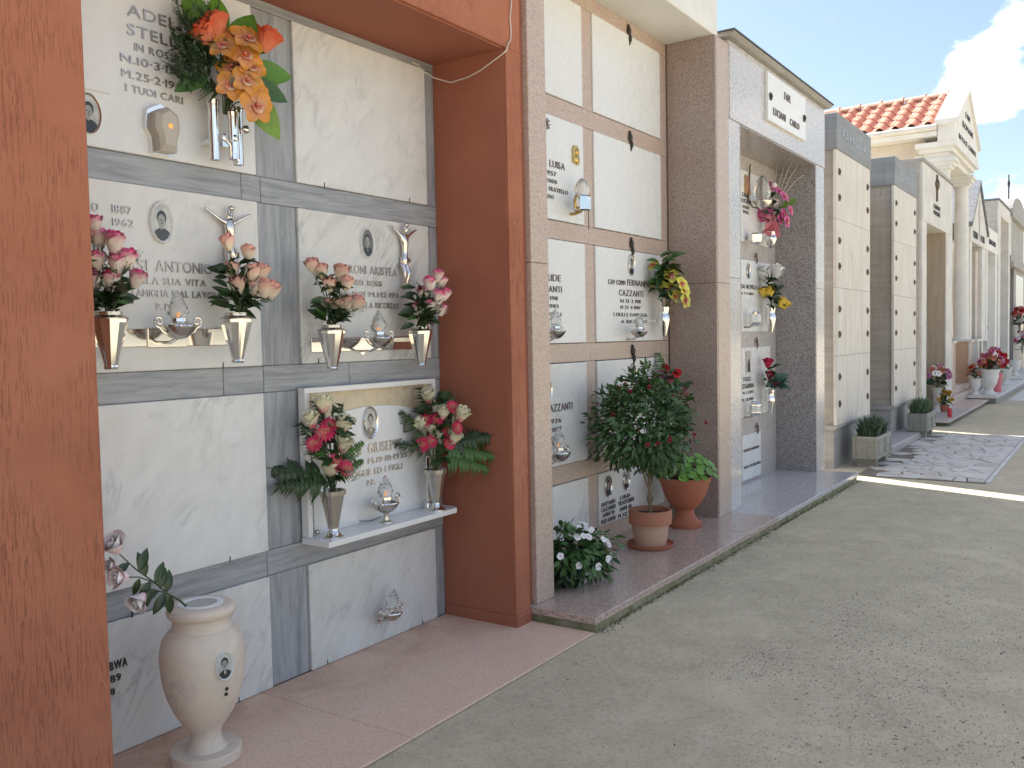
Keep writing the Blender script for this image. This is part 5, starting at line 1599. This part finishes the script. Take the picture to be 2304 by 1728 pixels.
bouquet('red and pink blossoms with spiky leaves behind the potted shrub', (6.40, 2.885, .93), [('bloom', 'flower_red', .085, RD[0::2]), ('bloom', 'orchid_pink', .085, RD[1::2])],
        [('leaf_mid', 14, .12, .12, .06, .3), ('leaf_dark', 10, .10, .12, .05, .25)], [('leaf_mid', (0, .01, .2), (-.05, .05, 1), .26), ('leaf_dark', (0, -.03, .12), (.1, -.7, .4), .2)], [('filler_white', 7, .05)], ymax=2.95)

# ------------------------------------------------------------------ potted plants
def leaf_cloud(name, mat, n, cen, rad, size, seed, parent, w=.42, shell=.45, droop=.3, zmin=None, ratio=None, gaps=0.0):
    rg = random.Random(seed)
    p = MB()
    k = 0
    while k < n:
        d = Vector((rg.gauss(0, 1), rg.gauss(0, 1), rg.gauss(0, 1))).normalized()
        t_ = (shell + (1 - shell) * rg.random() ** .6)
        # uneven outline
        lob = 1 + .2 * math.sin(d.x * 4.1 + seed) * math.cos(d.y * 3.7) + .12 * math.sin(d.z * 6 + d.x * 3 + seed * 2)
        q = Vector(cen) + Vector((d.x * rad[0], d.y * rad[1], d.z * rad[2])) * t_ * lob
        if zmin is not None and q.z < zmin:
            k += .02
            continue
        k += 1
        ld = (d + Vector((rg.uniform(-.8, .8), rg.uniform(-.8, .8), rg.uniform(-.7, .5) - droop))).normalized()
        s_ = size * rg.uniform(.6, 1.25)
        Mx = leaf_M(q, ld, s_, (d.x + rg.uniform(-.5, .5), d.y + rg.uniform(-.5, .5), .7 + d.z), rg.uniform(-.6, .6))
        base = [(0, 0, 0), (-w * .42, .35, .05), (0, .4, 0), (w * .42, .35, .05), (-w * .30, .72, .01), (0, .75, -.04), (w * .30, .72, .01), (0, 1.02, -.14)]
        p.add([Mx @ Vector(a) for a in base], [(0, 2, 1), (0, 3, 2), (1, 2, 5, 4), (2, 3, 6, 5), (4, 5, 7), (5, 6, 7)])
    return put(name, p.mesh(name, mat, 60), parent)
leaf_cloud('foliage', 'leaf_dark', 420, (2.245, 2.955, 2.62), (.085, .05, .15), .03, 61, OB, .5, .1, -.1)
leaf_cloud('foliage', 'leaf_dark', 160, (2.46, 2.93, 2.60), (.06, .05, .10), .03, 62, OB, .5, .1, -.1)
# white periwinkle in a hanging bowl
PW = thing('periwinkle_pot', 'white flowering periwinkle in a low white bowl on the granite ledge', 'potted plant', (4.50, 2.66, .07))
put('bowl', MB().lathe([(.07, .0702), (.085, .075), (.115, .12), (.125, .16), (.118, .162), (.1, .15), (.001, .148)], 30, 4.50, 2.64, cap=True).mesh('bowl', 'white_plastic', 40), PW)
leaf_cloud('foliage', 'leaf_mid', 900, (4.50, 2.65, .25), (.235, .235, .16), .062, 21, PW, .5, .3, .25, .10)
leaf_cloud('foliage', 'leaf_dark', 420, (4.50, 2.65, .20), (.20, .20, .12), .06, 22, PW, .5, .3, .35, .09)
rg = random.Random(5)
for k in range(64):
    a, e = rg.uniform(0, 2 * PI), rg.uniform(-.35, 1.2)
    d = Vector((math.cos(a) * math.cos(e), math.sin(a) * math.cos(e), math.sin(e)))
    q = Vector((4.50, 2.65, .25)) + Vector((d.x * .235, d.y * .235, d.z * .17))
    if q.z < .12:
        continue
    put('flower', FL(('star', 'flower_white'), mesh_star, 'flower_white'), PW, aim(q, d + Vector((-.3, -.5, .3)), rg.uniform(.034, .046), rg.uniform(0, 6)))
# shrub with red flower heads
SH = thing('potted_shrub', 'dense dark green shrub with small red flower heads in a terracotta pot', 'potted plant', (5.55, 2.64, .07))
sx_, sy_ = 5.555, 2.64
put('saucer', MB().lathe([(.135, .0705), (.15, .076), (.160, .10), (.154, .10), (.145, .082), (.001, .081)], 40, sx_, sy_).mesh('saucer', 'terracotta', 40), SH)
put('pot', MB().lathe([(.10, .0825), (.105, .0835), (.128, .225), (.129, .23)], 40, sx_, sy_).mesh('pot', 'pale_terracotta', 40), SH)
put('pot_rim', MB().lathe([(.1295, .2305), (.144, .232), (.147, .318), (.143, .326), (.132, .326), (.13, .29), (.128, .285)], 40, sx_, sy_, cap=False).mesh('pot_rim', 'terracotta_rim', 40), SH)
put('soil', MB().lathe([(.131, .289), (.06, .297), (.0, .30)], 24, sx_, sy_, cap=False).mesh('soil', 'soil', 60), SH)
q = MB()
for k, (dx, dy, r_) in enumerate(((0, 0, .009), (.018, -.01, .0075), (-.02, .012, .007))):
    q.tube([(sx_ + dx * .6, sy_ + dy, .28), (sx_ - dx * .9, sy_ - dy, .40), (sx_ + dx * 1.2 - .01, sy_ + dy, .52), (sx_ + dx * 3 - .02, sy_ + dy * 3, .66), (sx_ + dx * 6 - .02, sy_ + dy * 6, .85)], [r_, r_ * .95, r_ * .9, r_ * .8, r_ * .5], 8)
for k in range(11):
    a = k * 2.4
    q.tube([(sx_ - .02, sy_, .60 + .012 * k), (sx_ - .02 + .13 * math.cos(a), sy_ + .13 * math.sin(a), .70 + .03 * k), (sx_ - .02 + .27 * math.cos(a), sy_ + .27 * math.sin(a), .76 + .035 * k)], [.005, .004, .002], 5)
put('trunk', q.mesh('trunk', 'wood_stem', 60), SH)
leaf_cloud('crown', 'leaf_shrub', 2150, (5.485, 2.64, .89), (.345, .30, .31), .062, 31, SH, .5, .35, .2, .565)
leaf_cloud('crown', 'leaf_mid', 650, (5.485, 2.64, .92), (.36, .31, .30), .046, 33, SH, .6, .75, .1, .60)
leaf_cloud('crown', 'leaf_shrub', 170, (5.34, 2.66, 1.17), (.07, .07, .13), .045, 35, SH, .4, .2, -.2)
leaf_cloud('crown', 'leaf_shrub', 120, (5.62, 2.62, 1.16), (.10, .08, .08), .045, 36, SH, .4, .2, -.2)
leaf_cloud('crown', 'leaf_shrub', 150, (5.24, 2.72, 1.08), (0.09, 0.08, 0.12), .048, 97, SH, .5, .2, -.1)
leaf_cloud('crown', 'leaf_shrub', 130, (5.7, 2.5, 1.02), (0.1, 0.09, 0.12), .048, 98, SH, .5, .2, -.1)
leaf_cloud('crown', 'leaf_shrub', 110, (5.4, 2.56, 1.24), (0.05, 0.05, 0.1), .048, 99, SH, .5, .2, -.1)
rg = random.Random(9)
for k in range(44):
    a, e = rg.uniform(0, 2 * PI), rg.uniform(-.25, 1.35)
    d = Vector((math.cos(a) * math.cos(e), math.sin(a) * math.cos(e), math.sin(e)))
    q = Vector((5.485, 2.63, .89)) + Vector((d.x * .36, d.y * .36, d.z * .33)) * rg.uniform(.93, 1.08)
    if q.y > 2.96:
        continue
    put('flower_head', FL(('bloom', 'pentas_red'), mesh_bloom, 'pentas_red'), SH, aim(q, d + Vector((0, 0, .6)), rg.uniform(.026, .046), rg.uniform(0, 6)))
# geranium in a terracotta urn
UR = thing('terracotta_urn', 'tall terracotta pedestal urn filled with bright green geranium leaves', 'urn', (6.29, 2.70, .07))
ux, uy = 6.285, 2.70
put('foot', MB().lathe([(.125, .0705), (.128, .075), (.128, .10), (.118, .106), (.09, .125), (.072, .155), (.066, .185), (.07, .20)], 40, ux, uy).mesh('foot', 'terracotta', 35), UR)
put('bowl', MB().lathe([(.07, .2005), (.083, .208), (.115, .245), (.150, .30), (.172, .36), (.182, .405), (.192, .408), (.193, .445), (.183, .446), (.178, .41), (.001, .405)], 44, ux, uy).mesh('bowl', 'terracotta', 30), UR)
put('soil', MB().lathe([(.179, .415), (.08, .425), (.0, .428)], 24, ux, uy, cap=False).mesh('soil', 'soil', 60), UR)
def mesh_round_leaf(mat):
    p = MB()
    pts = []
    n = 14
    for i in range(n):
        a = -PI / 2 + .25 + (2 * PI - .5) * i / (n - 1)
        r_ = .5 * (1 + .07 * math.cos(i * 2.2))
        pts.append((r_ * math.cos(a), .45 + r_ * math.sin(a), .10 * (1 + .3 * math.cos(i * 1.7))))
    p.add([(0, .2, 0)] + pts, [(0, i + 1, i + 2) for i in range(n - 1)])
    p.tube([(0, .2, 0), (0, .1, -.5), (0, 0, -1.0)], .03, 4)
    return p.mesh('leaf', mat, 60)
rg = random.Random(13)
for k in range(95):
    a, t_ = rg.uniform(0, 2 * PI), math.sqrt(rg.random())
    q = Vector((ux + .20 * t_ * math.cos(a) + .015, uy + .20 * t_ * math.sin(a) - .02, .47 + .10 * (1 - t_ * t_) + rg.uniform(-.03, .035)))
    put('leaf', FL('gleaf', mesh_round_leaf, 'leaf_bright'), UR, aim(q, (math.cos(a) * t_ * .8 - .25, math.sin(a) * t_ * .8 - .35, 1), rg.uniform(.05, .075), rg.uniform(0, 6)))

# ------------------------------------------------------------------ things in the lilac tomb
y3 = 2.9858
portrait(8.508, 2.10, y3, 'oval portrait in the lilac granite tomb above the carved name NOVELLI', .10, .148, 'silver', 'photo_grey')
def lantern(x, y, z0, label, s=1.0):
    V = thing('votive_lamp', label, 'lamp', (x, y, z0))
    put('cup', MB().lathe([(.02 * s, z0), (.05 * s, z0 + .012 * s), (.066 * s, z0 + .035 * s), (.066 * s, z0 + .04 * s)], 8, x, y).mesh('cup', 'chrome'), V)
    put('glass', MB().lathe([(.062 * s, z0 + .0402 * s), (.062 * s, z0 + .105 * s)], 8, x, y).mesh('glass', 'lamp_glass'), V)
    put('lid', MB().lathe([(.068 * s, z0 + .1052 * s), (.068 * s, z0 + .112 * s), (.04 * s, z0 + .135 * s), (.012 * s, z0 + .142 * s), (.008 * s, z0 + .165 * s)], 8, x, y).mesh('lid', 'chrome'), V)
    put('bracket', MB().tube([(x, y, z0 + .01), (x - .03, y + .04, z0 - .01), (x - .04, y3, z0 - .01)], .01 * s, 6).mesh('bracket', 'satin_metal', 50), V)
    return V
lantern(8.44, 2.90, 1.575, 'faceted chrome votive lantern below the carved name NOVELLI')
lantern(8.42, 2.90, .715, 'faceted chrome votive lantern below the carved name CESARINA')
V = thing('votive_lamp', 'eight sided chrome cup lamp beside the ribboned pink bouquet', 'lamp', (8.50, 2.92, 2.36))
put('cup', MB().lathe([(.03, 2.345), (.062, 2.37), (.07, 2.44), (.062, 2.455), (.02, 2.46)], 8, 8.48, 2.905).mesh('cup', 'chrome'), V)
put('bracket', MB().tube([(8.48, 2.92, 2.40), (8.45, y3, 2.40)], .014, 6).mesh('bracket', 'chrome', 50), V)
V = thing('glass_lamp', 'large clear glass flame lamp on a scrolled bracket beside the icon', 'lamp', (8.58, 2.88, 2.68))
put('bowl', MB().lathe([(.02, 2.685), (.06, 2.71), (.085, 2.75), (.088, 2.765), (.05, 2.775)], 24, 8.575, 2.86, flute=.03, nf=12).mesh('bowl', 'satin_metal', 50), V)
put('glass_flame', MB().lathe([(.05, 2.776), (.075, 2.81), (.078, 2.86), (.06, 2.93), (.03, 2.985), (.006, 3.01)], 20, 8.575, 2.86, flute=.06, nf=7).mesh('glass_flame', 'lamp_glass', 30), V)
put('scroll_bracket', MB().tube([(8.575, 2.87, 2.69), (8.52, 2.94, 2.71), (8.50, y3 - .006, 2.80), (8.53, y3 - .006, 2.95), (8.56, y3 - .01, 3.06), (8.545, y3 - .012, 3.10), (8.57, y3 - .012, 3.12)], .007, 6).mesh('scroll_bracket', 'brown_bronze', 60), V)
bullet_vase(8.885, 2.885, 2.34, 2.50, 'small round chrome vase under the pink ribbon', y3, .062)
bullet_vase(8.885, 2.89, 1.505, 1.755, 'bullet shaped chrome vase holding yellow roses', y3, .055)
bullet_vase(8.85, 2.89, .70, .94, 'bullet shaped chrome vase holding three crimson roses', y3, .052)
LO = [(8.871, 2.918, 2.969), (8.856, 2.883, 2.923), (8.895, 2.797, 2.885), (8.89, 2.749, 2.833), (8.851, 2.912, 2.702), (8.85, 2.942, 2.67), (8.811, 2.94, 2.69), (8.844, 2.93, 2.645), (8.906, 2.761, 2.665), (8.941, 2.708, 2.703), (8.927, 2.739, 2.596), (8.9, 2.788, 2.621)]
LW = [(8.9, 2.857, 2.941), (8.893, 2.841, 2.786), (8.875, 2.926, 2.792)]
B = bouquet('pink orchid bouquet with coral ribbon and pale twigs in the lilac tomb', (8.885, 2.885, 2.49), [('orchid', 'orchid_pink', .12, LO), ('bud', 'flower_blush', .075, LW)],
        [('leaf_dark', 18, .12, .14, .05, .34), ('leaf_mid', 10, .12, .12, .1, .3)], (), [('filler_white', 4, .05)], ymax=2.95)
put('leaf', FL(('bleaf', 'leaf_lime'), mesh_leaf, 'leaf_lime', .35, .18, .06, 8, 'broad_leaf'), B, leaf_M((8.91, 2.78, 2.73), (.2, -.75, .5), .16, (-.8, -.4, .4)))
q = MB()
for a, b in ((-.10, 3.12), (-.04, 3.14), (-.16, 3.15), (-.22, 3.13), (-.27, 3.03)):
    q.tube([(8.885, 2.87, 2.6), (8.89, 2.87 + a * .35, 2.82), (8.90, 2.87 + a * .8, (b + 2.82) / 2 + .04), (8.91, 2.87 + a * 1.15, b)], [.003, .003, .0025, .0015], 5)
put('twigs', q.mesh('twigs', 'cable', 60), B)
q = MB()
for sg, L_ in ((-1, .16), (1, .12), (.3, .14)):
    q.grid(lambda u, w: (8.845 + .02 * math.sin(w * 5), 2.86 + sg * (.02 + .05 * w) + (u - .5) * .05, 2.60 - L_ * w + .01 * math.sin(w * 9)), 2, 6)
for sg in (-1, 1):
    q.grid(lambda u, w: (8.84 - .03 * math.sin(PI * w), 2.86 + sg * .07 * math.sin(PI * w * .5 + .0) * (1 if w < .7 else (1 - w) * 3.3), 2.60 + .05 * math.sin(2 * PI * w) + (u - .5) * .05), 2, 8)
put('ribbon', q.mesh('ribbon', 'ribbon', 60), B)
bouquet('yellow roses with white calla lilies in the lilac tomb', (8.885, 2.89, 1.75), [('rose', 'rose_yellow', .10, [(8.866, 2.889, 1.917), (8.91, 2.785, 1.806), (8.834, 2.94, 1.911), (8.943, 2.757, 1.783)]), ('bud', 'flower_white', .13, [(8.839, 2.945, 2.10), (8.883, 2.821, 2.11)])],
        [('leaf_dark', 40, .12, .14, .03, .32)], (), [('filler_white', 6, .05)], ymax=2.95)
bouquet('three crimson roses with teal leaves in the lilac tomb', (8.85, 2.89, .935), [('rose', 'rose_red', .085, [(8.819, 2.898, 1.211), (8.833, 2.883, 1.088), (8.876, 2.832, 1.001)])],
        [('leaf_teal', 24, .14, .14, .02, .14), ('leaf_dark', 16, .09, .08, .1, .24)], (), None, ymax=2.95)

# ------------------------------------------------------------------ stone planters
def planter(x0, y0, z0, label, seed):
    P_ = thing('stone_planter', label, 'planter', (x0 + .35, y0 + .13, z0))
    x1, y1, zb, zt = x0 + .70, y0 + .27, z0 + .095, z0 + .345
    for xx in (x0 + .08, x1 - .17):
        bx('foot', 'cast_stone', P_, xx, xx + .09, y0 + .03, y1 - .03, z0, zb - .0005)
    q = MB().box(x0, x1, y0, y0 + .035, zb, zt, .005).box(x0, x1, y1 - .035, y1, zb, zt, .005).box(x0, x0 + .035, y0 + .0352, y1 - .0352, zb, zt, .005).box(x1 - .035, x1, y0 + .0352, y1 - .0352, zb, zt, .005).box(x0 + .036, x1 - .036, y0 + .036, y1 - .036, zb, zb + .03)
    put('trough', q.mesh('trough', 'cast_stone'), P_)
    rg_ = random.Random(seed)
    # relief panels on the two faces that show
    for face in ('left', 'front'):
        q = MB()
        n = 1 if face == 'left' else 2
        for k in range(n):
            if face == 'left':
                a0, a1 = y0 + .05, y1 - .05
            else:
                a0, a1 = x0 + .04 + k * .33, x0 + .33 + k * .33
            def bb(u0, u1, z_0, z_1, d):
                if face == 'left':
                    q.box(x0 - d, x0 - .0003, u0, u1, z_0, z_1)
                else:
                    q.box(u0, u1, y0 - d, y0 - .0003, z_0, z_1)
            bb(a0, a1, zb + .035, zb + .05, .009); bb(a0, a1, zt - .05, zt - .035, .009)
            bb(a0, a0 + .014, zb + .0505, zt - .0505, .009); bb(a1 - .014, a1, zb + .0505, zt - .0505, .009)
            for j in range(16):
                u = rg_.uniform(a0 + .03, a1 - .03); z = rg_.uniform(zb + .07, zt - .07); r_ = rg_.uniform(.009, .02)
                if face == 'left':
                    q.ball((x0, u, z), r_, 6, 4, (.5, 1, 1))
                else:
                    q.ball((u, y0, z), r_, 6, 4, (1, .5, 1))
        put('relief_panel', q.mesh('relief_panel', 'cast_stone', 30), P_)
    put('soil', MB().box(x0 + .0355, x1 - .0355, y0 + .0355, y1 - .0355, zt - .06, zt - .03).mesh('soil', 'soil'), P_)
    q = MB()
    for k in range(1300):
        cx, cy = rg_.uniform(x0 + .05, x1 - .05), rg_.uniform(y0 + .05, y1 - .05)
        a = rg_.uniform(0, 2 * PI)
        hgt = rg_.uniform(.09, .27) * (1.15 - abs(cx - x0 - .33) * 1.2)
        lean = rg_.uniform(.1, .8)
        d = Vector((math.cos(a) * lean, math.sin(a) * lean * .8, 1)).normalized() * hgt
        s_ = Vector((-math.sin(a), math.cos(a), 0)) * rg_.uniform(.004, .009)
        b_ = Vector((cx, cy, zt - .035))
        m_ = b_ + d * .6 + Vector((0, 0, .01))
        q.add([b_ - s_, b_ + s_, m_ + s_, m_ - s_, b_ + d + Vector((d.x * .2, d.y * .2, -.01))], [(0, 1, 2, 3), (3, 2, 4)])
    put('foliage', q.mesh('foliage', 'leaf_grey', 60), P_)
planter(10.46, 2.215, -.012, 'relief carved stone planter of grey green herbs beside the crazy paving start', 3)
planter(13.52, 2.215, .0, 'relief carved stone planter of grey green herbs near the cream portal tomb', 4)
# ------------------------------------------------------------------ distant flowers
def simple_pot(x, y, z, r, h, mat, label, cat='urn', name='flower_urn', prof=None):
    V = thing(name, label, cat, (x, y, z))
    pr = prof or [(.7, 0), (.72, .06), (.42, .14), (.38, .22), (.70, .45), (.86, .72), (.84, .86), (1.0, .97), (1.0, 1.0), (.88, 1.0), (.8, .9)]
    put('body', MB().lathe([(a * r, z + .0005 + b * h) for a, b in pr], 24, x, y).mesh('body', mat, 35), V)
    return V
def round_bouquet(x, y, z, r, n, specs, label, seed, leafmat='leaf_dark'):
    rg_ = random.Random(seed)
    fl = [[k, m, s, []] for k, m, s in specs]
    for i in range(n):
        a, e = rg_.uniform(0, 2 * PI), rg_.uniform(-.1, 1.4)
        q = (x + r * math.cos(a) * math.cos(e), y + r * .8 * math.sin(a) * math.cos(e), z + r * .75 + r * math.sin(e) * .9)
        fl[i % len(fl)][3].append(q)
    return bouquet(label, (x, y, z), [tuple(f) for f in fl], [(leafmat, 16, r * .8, r, 0.02, r)], (), None)
simple_pot(17.15, 2.66, .085, .10, .42, 'pale_stone', 'slim pale vase inside the cream portal', 'vase', 'flower_vase', [(.7, 0), (.6, .1), (.55, .5), (.8, .9), (1, 1), (.9, 1)])
round_bouquet(17.15, 2.65, .50, .22, 26, [('bloom', 'flower_mauve', .13), ('star', 'flower_white', .10), ('bloom', 'flower_salmon', .13), ('star', 'flower_white', .10)], 'mauve, salmon and white flower bouquet at the cream portal', 41)
simple_pot(17.22, 2.55, .085, .09, .12, 'terracotta', 'small low terracotta pot at the cream portal', 'pot', 'flower_pot', [(.7, 0), (1, .9), (1, 1), (.9, 1)])
round_bouquet(17.22, 2.55, .18, .16, 34, [('bloom', 'flower_yellow', .075)], 'golden yellow flower clump in the small low pot', 42, 'leaf_mid')
tag(put('grave_light', MB().lathe([(.035, .0855), (.035, .2), (.03, .21), (.03, .23)], 14, 16.1, 2.30).mesh('grave_light', 'flower_red', 30)), 'small red grave light on the step near the yellow flowers', 'candle')
simple_pot(20.95, 2.26, .15, .21, .52, 'white_plaster', 'big white footed urn on the pale step beyond the temple')
round_bouquet(20.95, 2.26, .64, .24, 26, [('bloom', 'orchid_pink', .14), ('bloom', 'flower_salmon', .13), ('star', 'flower_white', .11)], 'pink and salmon bouquet filling the big white urn', 43)
simple_pot(21.9, 2.24, .15, .15, .40, 'ribbon', 'magenta wrapped pot beside the big white urn', 'pot', 'flower_pot', [(.75, 0), (.8, .3), (.95, .9), (1, 1), (.9, 1)])
round_bouquet(21.9, 2.24, .52, .27, 26, [('bloom', 'flower_red', .17), ('bloom', 'flower_red', .15), ('star', 'flower_white', .10)], 'red flower bouquet above the magenta wrapped pot', 44, 'leaf_mid')
simple_pot(20.85, 2.5, .15, .13, .34, 'white_plaster', 'small white urn close to the orange pedestal')
round_bouquet(20.85, 2.5, .48, .17, 22, [('bloom', 'flower_yellow', .10), ('bloom', 'flower_red', .09), ('star', 'flower_white', .10), ('bloom', 'flower_salmon', .10)], 'mixed orange, red and white bouquet close to the orange pedestal', 45)
for (x, y, z, r), sp, lab, sd in (((24.9, 2.9, 2.0, .17), [('bloom', 'orchid_pink', .13), ('star', 'flower_white', .1)], 'pink bouquet high in the niches of the low white tomb', 51),
        ((24.95, 2.9, 1.32, .17), [('star', 'flower_white', .12), ('bloom', 'flower_mauve', .13)], 'white and mauve bouquet midway up the low white tomb', 52),
        ((24.8, 2.6, .62, .25), [('bloom', 'flower_mauve', .14), ('bloom', 'orchid_pink', .12), ('bloom', 'flower_yellow', .1)], 'purple bouquet at the foot of the low white tomb', 53),
        ((27.6, 2.9, 1.05, .18), [('bloom', 'flower_mauve', .13), ('star', 'flower_white', .12)], 'small mauve bouquet in the tall narrow tomb', 54),
        ((31.4, 2.55, 1.6, .30), [('bloom', 'flower_red', .2), ('bloom', 'flower_salmon', .16)], 'red bouquet hanging on the old stone chapel', 55),
        ((31.6, 2.5, .95, .28), [('bloom', 'orchid_pink', .17), ('star', 'flower_white', .14)], 'pink and white bouquet below the red one on the chapel', 56)):
    round_bouquet(x, y, z, r, 16, sp, lab, sd)
    V = thing('wall_vase', 'small wall vase under the ' + lab.split(' bouquet')[0] + ' bouquet of ' + ('the low tomb' if x < 26 else 'the far tombs'), 'vase', (x, y, z - .2))
    put('body', MB().lathe([(.02, z - .22), (.06, z - .02), (.065, z + .01), (.05, z + .01)], 14, x, y).mesh('body', 'satin_metal', 40), V)
    put('bracket', MB().box(x - .015, x + .015, y + .03, 3.02 if x < 26 else (3.1 if x < 29 else YK), z - .1, z - .07).mesh('bracket', 'satin_metal'), V)
simple_pot(24.7, 2.32, .15, .17, .42, 'pale_stone', 'small pale urn before the low white tomb')
simple_pot(28.6, 2.45, .2, .17, .42, 'white_plaster', 'white urn before the tall narrow tomb')

# ------------------------------------------------------------------ small leavings on the ground
q = MB()
rg = random.Random(17)
def litter(x, y, s_, m):
    q.cur = m
    a = rg.uniform(0, 6.28)
    z = -.0105
    ca, sa = math.cos(a) * s_, math.sin(a) * s_
    q.add([(x - ca, y - sa, z), (x - sa * .4, y + ca * .4, z + .004), (x + ca, y + sa, z + .003), (x + sa * .45, y - ca * .45, z + s_ * .25)], [(0, 3, 2, 1)])
for x, y in ((4.75, 1.78), (4.70, 1.66), (5.55, .83), (4.55, 1.60)):
    litter(x, y, .016, 0)
for k in range(26):
    litter(rg.uniform(3.2, 8.0), rg.uniform(.3, 2.1), rg.uniform(.006, .013), 1 if rg.random() < .75 else 0)
o = put('fallen_petals', q.mesh('fallen_petals', ['flower_blush', 'dead_leaf'], 60))
o['kind'] = 'stuff'; tag(o, 'fallen white petals and small dead leaves lying on the sand', 'litter')
q = MB()
for k in range(1700):
    x = rg.uniform(3.99, 9.5)
    y = 2.209 - abs(rg.gauss(0, .022)) * (1.2 if math.sin(x * 2.3) > -.3 else .5)
    h_ = rg.uniform(.004, .016) * (1 if y > 2.19 else .5)
    a = rg.uniform(0, 6.28)
    w_ = rg.uniform(.003, .008)
    q.add([(x - w_ * math.cos(a), y - w_ * math.sin(a), -.013), (x + w_ * math.cos(a), y + w_ * math.sin(a), -.013), (x + rg.uniform(-.008, .008), y + rg.uniform(-.008, .004), -.012 + h_)], [(0, 1, 2)])
o = put('moss', q.mesh('moss', 'moss'))
o['kind'] = 'stuff'; tag(o, 'thin green moss growing along the foot of the granite ledge', 'moss')
